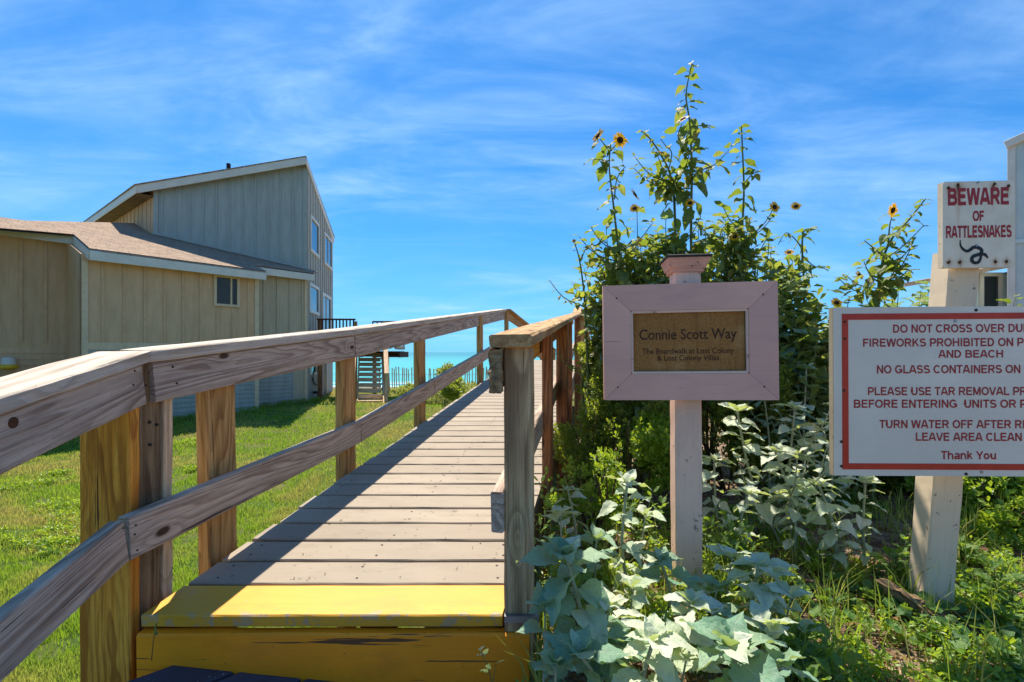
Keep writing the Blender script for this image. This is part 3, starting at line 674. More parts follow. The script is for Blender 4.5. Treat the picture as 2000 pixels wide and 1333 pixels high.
bi, bt, bz = BW2-.025, .0185, BH2-.020
for poly in ([(-bi,bz),(bi,bz),(bi,bz-bt),(-bi,bz-bt)], [(-bi,-bz),(bi,-bz),(bi,-bz+bt),(-bi,-bz+bt)], [(-bi,-bz+bt),(-bi+bt,-bz+bt),(-bi+bt,bz-bt),(-bi,bz-bt)], [(bi,-bz+bt),(bi-bt,-bz+bt),(bi-bt,bz-bt),(bi,bz-bt)]):
    prism('border', poly, -.0042, -.0031, M_REDB, sg, M2)
q = 1.475/FPX; top2 = 599.5; cxp = 1880
M2T = M2 @ Matrix.Translation((0, -.0034, 0))
for s, x0, yc, h in (('DO NOT CROSS OVER DUNES', 1740, 642, 16), ('FIREWORKS PROHIBITED ON PROPERTY', 1683, 669, 16), ('AND BEACH', 1826, 691.5, 15),
                     ('NO GLASS CONTAINERS ON BEACH', 1709, 721, 16), ('PLEASE USE TAR REMOVAL PRODUCTS', 1692, 763.5, 16), ('BEFORE ENTERING  UNITS OR POOL AREA', 1665, 788, 16),
                     ('TURN WATER OFF AFTER RINSING', 1714, 827.5, 16), ('LEAVE AREA CLEAN', 1782, 852, 16), ('Thank You', 1830, 887.5, 16)):
    cxx = 1886 if s in ('AND BEACH',) else 1881
    signtext(s, 2*(cxx-x0)*q, h*q, ((cxx-1873.5)*q, BH2 - (yc-top2)*q), M_REDL, sg, M2T)
for px, py, m in ((1648,628,0),(1648,661,0),(1646,762,0),(1641,862,0),(1641,910,0),(1896,607,1),(1857,628,2),(1876,924,1),(1905,920,2)):
    c = M2 @ Vector(((px-1873.5)*q, -.003, BH2-(py-top2)*q)); disc('bolt', c, M2.to_3x3() @ Vector((0,-1,0)), .0048, (M_RUST, M_BLACK, M_STEEL)[m], sg)

# ---- rattlesnake sign
s3 = empty('rattlesnake_sign', (1.47, 1.53, 2.1), 'small rust stained white sign reading Beware of Rattlesnakes with a black snake', 'sign')
W3, H3 = .107, .1355
C3 = at(1906, 440, 1.535); C3.y = 1.528; M3 = yawm(C3, -R(3), R(-.2))
spots = [(-.088,.117,.006,3),(-.060,.121,.008,6),(.045,.121,.006,5),(.088,.115,.005,4),(-.088,-.116,.006,2),(-.055,-.116,.006,2.4),(.050,-.116,.006,2),(.084,-.116,.006,2)]
MR = rusty_sign(spots)
def roundrect(w, h, r, n=5):
    out = []
    for cx, cz, a0 in ((w-r,h-r,0),(-w+r,h-r,90),(-w+r,-h+r,180),(w-r,-h+r,270)):
        out += [(cx+r*math.cos(R(a0+90*i/n)), cz+r*math.sin(R(a0+90*i/n))) for i in range(n+1)]
    return out
prism('backing_board', [(-W3,-H3),(W3,-H3),(W3,H3),(-W3,H3)], .001, .019, M_WHITEP, s3, M3)
prism('sign_plate', roundrect(W3+.001, H3+.001, .009), -.0015, .0005, MR, s3, M3)
M3T = M3 @ Matrix.Translation((0, -.0017, 0)); q = 1.53/FPX
signtext('BEWARE', 113*q, 34*q, (0, (440-385.5)*q), M_REDL, s3, M3T, .24)
signtext('OF', 20*q, 20*q, (0, (440-423.5)*q), M_REDL, s3, M3T, .24)
signtext('RATTLESNAKES', 121*q, 24*q, (0, (440-454)*q), M_REDL, s3, M3T, .24)
sn = [(1872,470),(1872,479),(1876,487),(1884,492),(1891,489),(1896,485),(1904,485),(1911,490),(1910,497),(1902,500),(1895,503),(1893,510),(1898,515),(1905,514),(1909,507),(1911,500),(1917,499),(1923,506)]
wd = [.7,1.6,2.4,2.9,3.1,3.2,3.3,3.3,3.3,3.3,3.2,3.2,3.1,2.8,2.4,2.0,3.2,1.0]
def ribbon(pts, wd, M, mat, parent, name, y=-.0006):
    P = []; 
    for i in range(len(pts)-1):
        p0, p1, p2, p3 = (Vector(pts[max(0,i-1)]), Vector(pts[i]), Vector(pts[i+1]), Vector(pts[min(len(pts)-1,i+2)]))
        for k in range(4):
            t = k/4; P.append((.5*((2*p1)+(p2-p0)*t+(2*p0-5*p1+4*p2-p3)*t*t+(3*p1-p0-3*p2+p3)*t**3), wd[i]*(1-t)+wd[i+1]*t))
    P.append((Vector(pts[-1]), wd[-1])); vs = []; fs = []
    for i, (p, w) in enumerate(P):
        d = (P[min(i+1,len(P)-1)][0]-P[max(i-1,0)][0]).normalized(); nn = Vector((-d.y, d.x))
        for sgn in (-1, 1):
            r = p + nn*w*sgn; vs.append(((r.x-1906)*q, y - i*1e-5, (440-r.y)*q))
    for i in range(len(P)-1): fs.append((2*i, 2*i+1, 2*i+3, 2*i+2))
    return meshobj(name, vs, fs, mat, parent, M)
ribbon(sn, wd, M3T, M_BLACK, s3, 'snake_print')
for px, py, m in ((1850,368,0),(1868,362,0),(1936,362,0),(1962,366,0),(1849,514,0),(1870,514,0),(1937,514,0),(1957,514,0),(1905,358,2),(1902,481,2)):
    disc('bolt', M3 @ Vector(((px-1906)*q, -.0015, (440-py)*q)), M3.to_3x3() @ Vector((0,-1,0)), .0045, (M_RUST, M_BLACK, M_STEEL)[m], s3)

# ---------------------------------------------------------------- left house
d1 = Vector((.6216,.7833,0)); n1 = Vector((-.7833,.6216,0)); d2 = Vector((.9654,.2607,0)); d3 = Vector((-.187,.982,0)); n3 = Vector((.982,.187,0)); n2 = Vector((.2607,-.9654,0))
hs = empty('beach_villa', (-8.5, 14, 0), 'tan board and batten villa with brown shingle roof and a tall grey upper wing', 'house')
UP = Vector((0,0,1))
def wall(name, a, b, z0, za, zb, mat, inward, th=.15):
    """upright wall from a to b (plan), tops za and zb; inward = direction of its thickness"""
    a, b = Vector(a), Vector(b); q = inward*th
    pts = [a+UP*z0, b+UP*z0, b+UP*zb, a+UP*za]; vs = pts + [p+q for p in pts]
    return meshobj(name, vs, [(0,1,2,3),(7,6,5,4),(0,4,5,1),(1,5,6,2),(2,6,7,3),(3,7,4,0)], mat, hs)
def battens(a, b, z0, za, zb, mat, out, sp=.39, w=.045, pr=.022, skip=None, start=.0):
    a, b = Vector(a), Vector(b); L = (b-a).length; d = (b-a).normalized(); t = start
    while t < L-.02:
        c = a + d*t + out*(pr/2); ztop = za + (zb-za)*t/L; lo = z0
        rng_ = [(lo, ztop)]
        if skip:
            for s0, s1, q0, q1 in skip:
                if s0-.03 < t < s1+.03: rng_ = [(lo, q0), (q1, ztop)]
        for u0, u1 in rng_:
            if u1-u0 > .1: beam('batten', c+UP*u0, c+UP*u1, w, pr, mat, hs, up=out, bev=.003)
        t += sp
def lap(a, b, z0, z1, mat, out, row=.12):
    a, b = Vector(a), Vector(b); m = MB(); z = z0
    while z < z1-.01:
        zt_ = min(z+row, z1); A, B = a, b
        m.add([A+out*.022+UP*z, B+out*.022+UP*z, B+out*.004+UP*zt_, A+out*.004+UP*zt_, A+UP*z, B+UP*z, B+UP*zt_, A+UP*zt_],
              [(0,1,2,3),(4,5,1,0),(4,0,3,7),(5,6,2,1),(7,3,2,6)]); z += row
    o = m.build('lap_siding', mat, hs); o['kind'] = 'stuff'
def window(par, a, d, out, t0, t1, z0, z1, fw=.09, mat=M_TRIM, mull=None):
    a = Vector(a); w = None
    m = MB(); c = lambda t, z, o: a + d*t + UP*z + out*o
    def bx(t0, t1, z0, z1, o0, o1):
        m.add([c(t0,z0,o0),c(t1,z0,o0),c(t1,z1,o0),c(t0,z1,o0),c(t0,z0,o1),c(t1,z0,o1),c(t1,z1,o1),c(t0,z1,o1)], [(0,3,2,1),(4,5,6,7),(0,1,5,4),(1,2,6,5),(2,3,7,6),(3,0,4,7)])
    bx(t0, t1, z1-fw, z1, .002, .05); bx(t0, t1, z0, z0+fw, .002, .055); bx(t0, t0+fw, z0+fw, z1-fw, .002, .05); bx(t1-fw, t1, z0+fw, z1-fw, .002, .05)
    if mull: bx(mull-.02, mull+.02, z0+fw, z1-fw, .003, .03)
    w = m.build('window', mat, par)
    m2 = MB(); mm, m = m, m2; bx(t0+fw, t1-fw, z0+fw, z1-fw, .003, .012); m2.build('pane', M_GLASS, w)
A1 = Vector((-9.35,10.5,0)); B1 = Vector((-7.03,13.43,0)); o1_ = -n1
# W1 front wall of the low wing
wall('wall', A1, B1, -.2, 3.98, 3.98, M_TAN, n1)
lap(A1, B1, 0, 1.9, M_LAP, o1_); meshobj('trim_band', [A1+o1_*.002+UP*1.9, B1+o1_*.002+UP*1.9, B1+o1_*.03+UP*1.9, A1+o1_*.03+UP*1.9, A1+o1_*.002+UP*2.06, B1+o1_*.002+UP*2.06, B1+o1_*.03+UP*2.06, A1+o1_*.03+UP*2.06], [(0,1,2,3),(4,5,6,7),(0,1,5,4),(1,2,6,5),(2,3,7,6),(3,0,4,7)], M_TRIMT, hs)
Lw = (B1-A1).length
battens(A1, B1, 2.06, 3.86, 3.86, M_TAN, o1_, .387, start=.36, skip=[(2.58, 3.24, 3.03, 3.92)])
for p in (A1+d1*.06, B1-d1*.06): beam('corner_trim', p+o1_*.014+UP*.0, p+o1_*.014+UP*3.86, .11, .026, M_TRIMT, hs, up=o1_)
window(hs, A1, d1, o1_, 2.60, 3.22, 3.05, 3.86, .06, mat=M_TRIMT, mull=3.02)
wall('wall', A1, A1+n1*1.63, -.2, 3.98, 4.5, M_TAN, d1, .14)
wall('wall', B1, B1+n1*.8, -.2, 3.98, 4.2, M_TAN, -d1, .14)
# W0 recessed wall on the left
A0 = A1+n1*1.63-d1*7; B0 = A1+n1*1.63; o0 = -n1
wall('wall', A0, B0, -.2, 4.45, 4.45, M_TAN, n1); battens(A0, B0, 2.08, 4.36, 4.36, M_TAN, o0, .405, start=(7 % .405)+.06, w=.055, pr=.03)
lap(A0, B0, 0, 1.95, M_TAN, o0, .14)
# W2 wall beyond
A2 = A1+n1*.747+d1*3.2; CT_ = Vector((-6.485,15.32,0))
wall('wall', A2, CT_, -.2, 4.25, 4.25, M_TANG, n1); lap(A2, CT_-d1*.45, 0, 1.9, M_LAP, o1_); battens(A2, CT_, 2.0, 4.12, 4.12, M_TANG, o1_, .39, start=.62)
beam('corner_trim', CT_-d1*.05+o1_*.014, CT_-d1*.05+o1_*.014+UP*4.12, .10, .026, M_TRIMT, hs, up=o1_)
beam('trim_band', A2+o1_*.014+UP*1.98, CT_+o1_*.014+UP*1.98, .026, .15, M_TRIMT, hs)
# low roof
E1 = Vector((-8.015,11.71,0)); RISE = .344
def roofz(p, base=4.08): return base + RISE*n1.dot(Vector((p[0]-E1.x, p[1]-E1.y, 0)))
def Ept(t, s): p = E1+d1*t+n1*s; return Vector((p.x, p.y, 4.08+RISE*s))
def rayroof(px, py):
    ax, az = (px-1000)/FPX, (HZ-py)/FPX; k = n1.x*ax+n1.y
    yy = (4.08-EYE - RISE*n1.dot(E1)) / (az - RISE*k); return Vector((ax*yy, yy, EYE+az*yy))
tR = 2.02; ea, eb = Ept(-1.69, 0), Ept(tR, 0)
r0, r1 = rayroof(-260, 424), rayroof(300, 437)
pts = [ea, eb, Ept(tR, .747), Ept(3.82, .747), Vector((CT_.x+.2, CT_.y+.35, roofz((CT_.x+.2, CT_.y+.35)))), Vector((-9.3,15.2,roofz((-9.3,15.2)))), r1, r0, Ept(-9, 1.63), Ept(-1.69, 1.63)]
# roof object keeps a local frame along the eave so that the shingle courses follow it
Zr = (n1 + UP*RISE).normalized(); Xr = d1; Nr = Xr.cross(Zr).normalized()
if Nr.z < 0: Nr = -Nr
Mr = fmat(ea, Xr, Nr.cross(Xr), Nr); Mi = Mr.inverted()
n = len(pts); vs = [Mi @ p for p in pts] + [Mi @ (p - UP*.05) for p in pts]
meshobj('roof', vs, [tuple(range(n)), tuple(range(n,2*n))[::-1]] + [(i,i+n,(i+1)%n+n,(i+1)%n) for i in range(n)], M_SHINGLE, hs, Mr)
def fascia(a, b, h=.2, th=.035, drop=.055): beam('fascia', Vector(a)-UP*(drop+h/2), Vector(b)-UP*(drop+h/2), th, h, M_TRIM, hs, bev=.004)
fascia(ea, eb); fascia(Ept(tR,.747), Ept(3.84,.747)); fascia(Ept(-9,1.63), Ept(-1.69,1.63)); fascia(Ept(-1.69,1.61), Ept(-1.69,.03)); fascia(Ept(tR,0), Ept(tR,.747))
# soffits
slab('soffit', [Ept(-1.69,.02)-UP*.24, Ept(tR,.02)-UP*.24, Ept(tR,.34)-UP*.24, Ept(-1.69,.34)-UP*.24], .02, M_TRIMT, hs)
pv = r1.lerp(r0, .12); beam('vent_pipe', pv-UP*.1, pv+UP*.22, .07, .07, M_DARK, hs, up=(0,1,0))
# tall wing
C0 = Vector((-6.485,15.32,0)); TL = Vector((-10.52,14.21,0))
PA = at(598, 307, 15.05); PB = at(266, 363, 13.9); PC = PB + n1*6.6; PD = at(652, 465, 20.1)
wall('wall', TL, C0, 3.6, 6.72, 7.80, M_GREY, -n2, .15); battens(TL, C0, 3.7, 6.70, 7.78, M_GREY, n2, .355, start=.22, w=.04)
beam('corner_trim', TL+d2*.06+n2*.014+UP*4, TL+d2*.06+n2*.014+UP*6.7, .12, .026, M_GREY, hs, up=n2)
beam('corner_trim', C0-d2*.06+n2*.014+UP*4.2, C0-d2*.06+n2*.014+UP*7.75, .12, .026, M_GREY, hs, up=n2)
jt0 = Vector((TL.x, TL.y, roofz(TL)+.01)); jt1 = Vector((C0.x, C0.y, roofz(C0)+.01)); beam('flashing', jt0+n2*.05+UP*.03, jt1+n2*.05+UP*.03, .03, .05, M_GREY, hs)
wall('wall', TL, TL+n1*6.2, 3.6, 6.66, 6.66, M_TAN, d1, .14); battens(TL, TL+n1*6.2, 3.6, 6.6, 6.6, M_TAN, -d1, .4, start=.3)
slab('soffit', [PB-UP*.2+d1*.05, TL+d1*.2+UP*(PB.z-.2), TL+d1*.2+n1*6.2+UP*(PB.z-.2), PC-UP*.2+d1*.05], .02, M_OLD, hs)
D0 = C0 + d3*4.6
wall('wall', C0, D0, -.2, 7.80, 6.35, M_PALE, -n3, .15)
skips = [(.2,1.75,5.1,6.35),(2.6,4.3,5.1,6.35),(.1,1.7,3.1,4.12),(2.25,4.05,1.9,4.05)]
def bat3():
    t = .05
    while t < 4.6:
        rs = [(2.0, 7.80-1.45*t/4.6-.02)]
        for s0, s1, q0, q1 in skips:
            if s0 < t < s1: rs = [x for r in rs for x in ((r[0], min(r[1], q0)), (max(r[0], q1), r[1])) if x[1]-x[0] > .08]
        for u0, u1 in rs: c = C0+d3*t+n3*.011; beam('batten', c+UP*u0, c+UP*u1, .045, .022, M_PALE, hs, up=n3, bev=.003)
        t += .4
bat3()
window(hs, C0, d3, n3, .35, 1.70, 5.12, 6.32, .1, mull=None); window(hs, C0, d3, n3, 2.65, 4.25, 5.12, 6.32, .1, mull=3.45)
window(hs, C0, d3, n3, .2, 1.65, 3.12, 4.10, .1); window(hs, C0, d3, n3, 2.3, 4.0, 1.92, 4.03, .12, mull=3.1); window(hs, C0, d3, n3, .35, 1.2, 1.1, 1.56, .07)
beam('fascia', PA-UP*.11, PB-UP*.11, .035, .22, M_TRIM, hs); beam('fascia', PB-UP*.11, PC-UP*.11, .035, .22, M_TRIM, hs); beam('fascia', PA-UP*.11, PD-UP*.11, .035, .22, M_TRIM, hs)
slab('roof', [PA+UP*.03+n2*.03, PB+UP*.03+n2*.03-d1*.03, PC+UP*.03-d1*.03, PD+UP*.03+n3*.04], .03, M_SHINGLE, hs)
pv = PA.lerp(PB, .435); beam('vent_pipe', pv-UP*.05+n1*.5, pv+UP*.28+n1*.5, .09, .09, M_DARK, hs, up=(0,1,0))
beam('downpipe', C0+d3*2.9+n3*.05, C0+d3*2.9+n3*.05+UP*1.8, .07, .07, M_TRIM, hs, up=n3)
# hose on the wall
hz0 = C0+d3*1.2+n3*.06; m = MB(); m.tube([hz0 + d3*(.62*math.cos(a)) + UP*(1.12+.40*math.sin(a)) + n3*(.02*math.sin(3*a)) for a in [k*math.pi/12 for k in range(25)]], .022, 6, False)
tag(m.build('garden_hose', M_HOSE, smooth=True), 'dark hose hanging in a loop on the villa wall beside the stairs', 'hose')
m = MB(); c = C0+d3*.9+n3*.2; m.tube([c+UP*.25, c+UP*.5, c+UP*.62], [.09,.09,.03], 10); m.tube([c+UP*.52-d3*.25, c+UP*.52+d3*.2], .05, 8); m.tube([c+UP*.5, c+UP*.5-n3*.2], .04, 8)
tag(m.build('water_valve', M_BLACK), 'dark pipe valve low on the villa wall below the hose', 'valve')
# wall lamp
lp = at(14, 700, 0); tt = None
k = (14-1000)/FPX; t = (k*A0.y - A0.x)/(d1.x - k*d1.y); P0 = A0+d1*t; zl = EYE-(712-HZ)/FPX*P0.y
lr = empty('wall_lamp', (P0.x, P0.y, zl), 'white dome wall lamp with a yellow band on the tan recessed wall', 'lamp')
def lathe(prof, n=20):
    m = MB(); vs = []; fs = []
    for r, z in prof: vs += [(r*math.cos(2*math.pi*k/n), r*math.sin(2*math.pi*k/n), z) for k in range(n)]
    for i in range(len(prof)-1):
        for k in range(n): fs.append((i*n+k, i*n+(k+1)%n, (i+1)*n+(k+1)%n, (i+1)*n+k))
    m.add(vs, fs); return m
ML_ = Matrix.Translation(P0 + o0*.17 + UP*zl)
lathe([(.0,.17),(.07,.165),(.115,.13),(.125,.02),(.13,.0)]).build('lamp_dome', M_TRIM, lr, ML_, True)
lathe([(.131,.0),(.165,-.03),(.165,-.07),(.14,-.10),(.0,-.11)]).build('lamp_band', plain('yellow lamp glass', (.75,.45,.03), .3), lr, ML_, True)
beam('bracket', P0+UP*zl, P0+o0*.12+UP*zl, .06, .06, M_TRIM, lr)

# raised deck and stairs beside the villa
dk = empty('raised_deck', (-4.5, 16.5, .2), 'raised timber deck with dark railing and a pale stair going down to the lawn', 'deck')
FZ = 1.88
beam('fascia_beam', (-6.3,16.0,FZ-.1), (-5.0,16.25,FZ-.1), .05, .2, M_DECKDARK, dk)
for i in range(12): beam('floor_board', (-6.3+.09*0, 16.1+i*.145, FZ-.02), (-4.0, 17.0+i*.145 if i > 6 else 16.35+i*.145, FZ-.02), .14, .035, M_DECKDARK, dk) if i < 7 else beam('floor_board', (-6.6, 16.1+i*.145, FZ-.02), (-3.95, 16.1+i*.145, FZ-.02), .14, .035, M_DECKDARK, dk)
ra_, rb_ = Vector((-6.42,15.95,2.93)), Vector((-5.2,16.05,2.93))
beam('rail_cap', ra_, rb_, .14, .05, M_DECKDARK, dk); beam('rail_board', ra_-UP*.9, rb_-UP*.9, .04, .1, M_DECKDARK, dk)
for i in range(11): p = ra_.lerp(rb_, (i+.5)/11); beam('baluster', p-UP*.95, p-UP*.02, .04, .04, M_DECKDARK, dk, up=(0,1,0))
beam('post', (-6.35,16.0,0), (-6.35,16.0,2.92), .12, .12, M_RED, dk, up=(0,1,0))
rc_, rd_ = Vector((-5.15,17.9,2.97)), Vector((-4.0,17.9,2.97))
beam('rail_cap', rc_, rd_, .14, .05, M_DECKDARK, dk)
for i in range(8): p = rc_.lerp(rd_, i/7); beam('baluster', p-UP*1.0, p-UP*.02, .04, .04, M_DECKDARK, dk, up=(0,1,0))
for k in range(4): beam('guard_board', (-4.05,16.9,FZ+.12+k*.17), (-4.0,18.0,FZ+.12+k*.17), .03, .13, M_STAIR, dk)
beam('rim_beam', (-3.93,16.85,FZ-.12), (-3.90,18.1,FZ-.12), .06, .2, M_DECKDARK, dk); beam('rim_beam', (-4.95,17.62,FZ-.12), (-3.93,17.62,FZ-.12), .06, .2, M_DECKDARK, dk)
NS = 10
def SX_(x, y): return x - .29*(y-15.3)
for i in range(NS):
    yy = 15.35+i*.235; zz_ = .30+i*.165; beam('tread', (SX_(-4.86,yy), yy, zz_), (SX_(-4.09,yy), yy, zz_), .24, .045, M_STAIR, dk)
    beam('stair_riser', (SX_(-4.85,yy), yy-.10, zz_-.055), (SX_(-4.10,yy), yy-.10, zz_-.065), .02, .085, M_STAIR, dk)
for x in (-4.89, -4.06): beam('stair_stringer', (SX_(x,15.2),15.2,.1), (SX_(x,17.6),17.6,FZ-.15), .04, .26, M_STAIR, dk)
for x, yb in ((-5.02,15.3),(-3.97,15.3)):
    beam('handrail', (SX_(x,15.15),15.15,1.17), (SX_(x,17.3),17.3,2.75), .14, .05, M_STAIR, dk); beam('rail_board', (SX_(x,15.15),15.15,1.04), (SX_(x,17.3),17.3,2.62), .035, .19, M_STAIR, dk)
    beam('post', (SX_(x,15.35),15.35,0), (SX_(x,15.35),15.35,1.22), .10, .10, M_STAIR, dk, up=(0,1,0)); beam('post', (SX_(x,17.35),17.35,0), (SX_(x,17.35),17.35,2.95), .11, .11, M_POST, dk, up=(0,1,0))
for x in (-6.3,-5.2,-4.72): beam('post', (x,18.3,-.3), (x,18.3,FZ), .12, .12, M_POST, dk, up=(0,1,0))

# right villa
rv = empty('white_villa', (9.5, 10, .9), 'pale mint two storey house at the right edge with white trim', 'house')
bx = lambda nm, a, b, mat: (lambda m: (m.box(a, b), m.build(nm, mat, rv))[1])(MB())
q0 = at(1968, 285, 9.2); MV = Matrix.Translation((q0.x, q0.y, 0)) @ Matrix.Rotation(-R(47), 4, 'Z')
prism('wall', [(0, .6), (7, .6), (7, 8.2), (0, q0.z)], 0, 6, M_MINT, rv, MV)
def vb(nm, a, b, w, h, mat, up=(0,0,1)): beam(nm, MV @ Vector(a), MV @ Vector(b), w, h, mat, rv, up=MV.to_3x3() @ Vector(up))
vb('corner_trim', (.05,-.02,.8), (.05,-.02,q0.z-.03), .11, .03, M_TRIM, (0,1,0)); vb('fascia', (-.03,-.05,q0.z), (7,-.05,8.2), .08, .14, M_TRIM)
for k in range(1, 12): vb('batten', (.05+.22*k,-.02,.8), (.05+.22*k,-.02,q0.z-.1+.22*k*.35), .05, .03, M_MINT, (0,1,0))
vb('trim_band', (.1,-.025,3.93), (7,-.025,3.93), .03, .08, M_MINT)
a = at(1880, 560, 11.6)
prism('wall', [(a.x-.1,.6),(a.x+2.0,.6),(a.x+2.0,3.95),(a.x-.1,3.45)], 11.6, 12.2, M_MINT, rv, None)
slab('roof', [(a.x-.75,11.3,3.62),(a.x+2.0,11.3,4.15),(a.x+2.0,12.4,4.15),(a.x-.75,12.4,3.62)], .10, M_SHINGLE, rv)
hs_save = hs; hs = rv
window(rv, Vector((at(1911,600,11.6).x,11.6,0)), Vector((1,0,0)), Vector((0,-1,0)), 0, .55, 2.7, 3.75, .09)
hs = hs_save

# sand fence beyond the lawn
sf = empty('sand_fence', (-4.2, 19.5, .1), 'weathered picket sand fence above the beach beyond the stair', 'fence')
for i in range(52):
    x = -5.6 + i*.105; yy = 19.6 + .12*math.sin(i*.35); zb = ground(x, yy); h = .95+random.uniform(-.07,.07); l = random.uniform(-.05,.05)
    beam('picket', (x, yy, zb-.1), (x+l, yy+random.uniform(-.03,.03), zb+h), .038, .012, M_STAIR, sf, up=(0,1,0), bev=.002)
for z in (.3, .7):
    m = MB(); m.tube([(-5.7+i*.55, 19.61+.12*math.sin(i*1.8), ground(-5.7+i*.55, 19.6)+z) for i in range(11)], .006, 4); m.build('wire', M_STEEL, sf)
# small beach deck railing beyond the dune on the right
fr = empty('beach_overlook', (2.0, 13, 1.1), 'red brown railing of a small overlook behind the dune plants', 'railing')
for i in range(3): beam('post', (1.95+i*.55,13,.8), (1.95+i*.55,13,2.35), .1, .1, M_RED, fr, up=(0,1,0))
for z, mt in ((2.36,M_RED),(2.1,M_RED),(1.85,M_STAIR),(1.72,M_STAIR)): beam('rail_board', (1.85,12.93,z), (3.3,12.93,z), .04, .09, mt, fr)

# ---------------------------------------------------------------- vegetation
def leafmesh(name, kind, seed, mat, pet=.28):
    rr = random.Random(seed); nx_, ny_ = (12, 6) if kind in ('heart', 'ovate') else (8, 4); vs = []; fs = []
    droop = rr.uniform(.05,.55); fold = rr.uniform(.0,.45); cup = rr.uniform(-.5,.5); so_ = Vector((rr.uniform(0,50), rr.uniform(0,50), 0)); tw = rr.uniform(-.25,.25); ph = rr.uniform(0,6)
    for i in range(nx_+1):
        t = i/nx_
        if kind == 'heart': w = .40*math.sin(math.pi*min(1, t**.62))*(1.05-.35*t) + (.10*(1-t)**6)
        elif kind == 'ovate': w = .34*math.sin(math.pi*t**.72)
        elif kind == 'round': w = .5*math.sqrt(max(0, 1-(2*t-1)**2))
        else: w = .20*math.sin(math.pi*t**.85)
        w *= 1 + (.07 if i % 2 else -.05) + rr.uniform(-.04, .04)
        if i == nx_: w = .004
        if i == 0: w = max(.02, .10 if kind == 'heart' else .02)
        for j in range(ny_+1):
            s = (j/ny_*2-1); y = w*s
            x = t - (.10*abs(s)**1.5*(1-t)**2 if kind == 'heart' else 0)
            z = -droop*t*t + fold*abs(y)*(1 if kind != 'round' else .3) + .05*math.sin(7*t+ph+s*1.5)*abs(s) + tw*y*t + cup*y*y + .10*noise.noise(Vector((x*4, y*6, 0))+so_)*min(1, t*3) + .03*noise.noise(Vector((x*11, y*13, 4))+so_)
            vs.append((x, y, z))
    for i in range(nx_):
        for j in range(ny_): a = i*(ny_+1)+j; fs.append((a, a+1, a+ny_+2, a+ny_+1))
    if pet:
        k = len(vs); r = .016
        vs += [(-pet,-r,-.10*pet),(-pet,r,-.10*pet),(-pet,0,r-.10*pet),(.04,-r,-.004),(.04,r,-.004),(.04,0,r-.004)]
        fs += [(k,k+1,k+4,k+3),(k+1,k+2,k+5,k+4),(k+2,k,k+3,k+5)]
    me = bpy.data.meshes.new(name); me.from_pydata(vs, [], fs); me.update(); me.materials.append(mat)
    me.polygons.foreach_set('use_smooth', [True]*len(me.polygons)); return me
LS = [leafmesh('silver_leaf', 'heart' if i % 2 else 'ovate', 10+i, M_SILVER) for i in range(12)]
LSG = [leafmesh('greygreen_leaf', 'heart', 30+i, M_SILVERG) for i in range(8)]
LG = [leafmesh('green_leaf', 'heart' if i % 2 else 'ovate', 50+i, M_SUNLEAF) for i in range(8)]
LD = [leafmesh('olive_leaf', 'ovate', 70+i, M_SUNDRY) for i in range(4)]
LR = [leafmesh('round_leaf', 'round', 90+i, M_ROUND, .0) for i in range(3)]
def flowermeshes():
    m = MB(); rr = random.Random(5)
    for k in range(17):
        a = 2*math.pi*k/17 + rr.uniform(-.07,.07); L = rr.uniform(.85,1.05); w = .15; c, s = math.cos(a), math.sin(a); z = rr.uniform(-.08,.12)
        def P(r, o, h): return (r*c - o*s, r*s + o*c, h)
        m.add([P(.28,-.06,0),P(.28,.06,0),P(.62*L,-w,z*.6+.03),P(.62*L,w,z*.6+.03),P(L,0,z-.03),P(.62*L,0,z*.6-.01)], [(0,1,5),(0,5,2),(1,3,5),(2,5,4),(5,3,4)])
    me = bpy.data.meshes.new('petals'); me.from_pydata(m.v, [], m.f); me.materials.append(M_PETAL)
    d = MB(); n = 14; vs = []; fs = []
    prof = [(.36,-.06),(.38,.03),(.30,.10),(.15,.14),(0.01,.15)]
    for r, z in prof: vs += [(r*math.cos(2*math.pi*k/n), r*math.sin(2*math.pi*k/n), z) for k in range(n)]
    for i in range(len(prof)-1):
        for k in range(n): fs.append((i*n+k, i*n+(k+1)%n, (i+1)*n+(k+1)%n, (i+1)*n+k))
    fs.append(tuple(range(n))[::-1])
    me2 = bpy.data.meshes.new('disc'); me2.from_pydata(vs, [], fs); me2.materials.append(M_SEED)
    return me, me2
MPET, MDISC = flowermeshes()
def flower(parent, p, nrm, size):
    Z = Vector(nrm).normalized(); X = Z.orthogonal().normalized(); Y = Z.cross(X); M = fmat(p, X*size, Y*size, Z*size)
    o = bpy.data.objects.new('flower_head', MPET); link(o, parent, M); dsk = bpy.data.objects.new('flower_disc', MDISC); link(dsk, o, M)
def place_leaf(parent, lib, p, d, size, roll=0, rr=random, off=0.28):
    X = Vector(d).normalized(); up = Vector((0,0,1))
    if abs(X.z) > .97: up = Vector((0,1,0))
    Y = up.cross(X).normalized(); Z = X.cross(Y); Rm = Matrix.Rotation(roll, 4, X)
    Y = Rm @ Y; Z = Rm @ Z; base = Vector(p) + X*size*off
    o = bpy.data.objects.new('leaf', rr.choice(lib)); link(o, parent, fmat(base, X*size, Y*size, Z*size)); return o
def catmull(P, n=6):
    P = [Vector(p) for p in P]; out = []
    for i in range(len(P)-1):
        p0, p1, p2, p3 = P[max(0,i-1)], P[i], P[i+1], P[min(len(P)-1,i+2)]
        for k in range(n):
            t = k/n; out.append(.5*((2*p1)+(p2-p0)*t+(2*p0-5*p1+4*p2-p3)*t*t+(3*p1-p0-3*p2+p3)*t**3))
    out.append(P[-1]); return out
def along(C, t):
    k = t*(len(C)-1); i = min(int(k), len(C)-2); return C[i].lerp(C[i+1], k-i), (C[i+1]-C[i]).normalized()
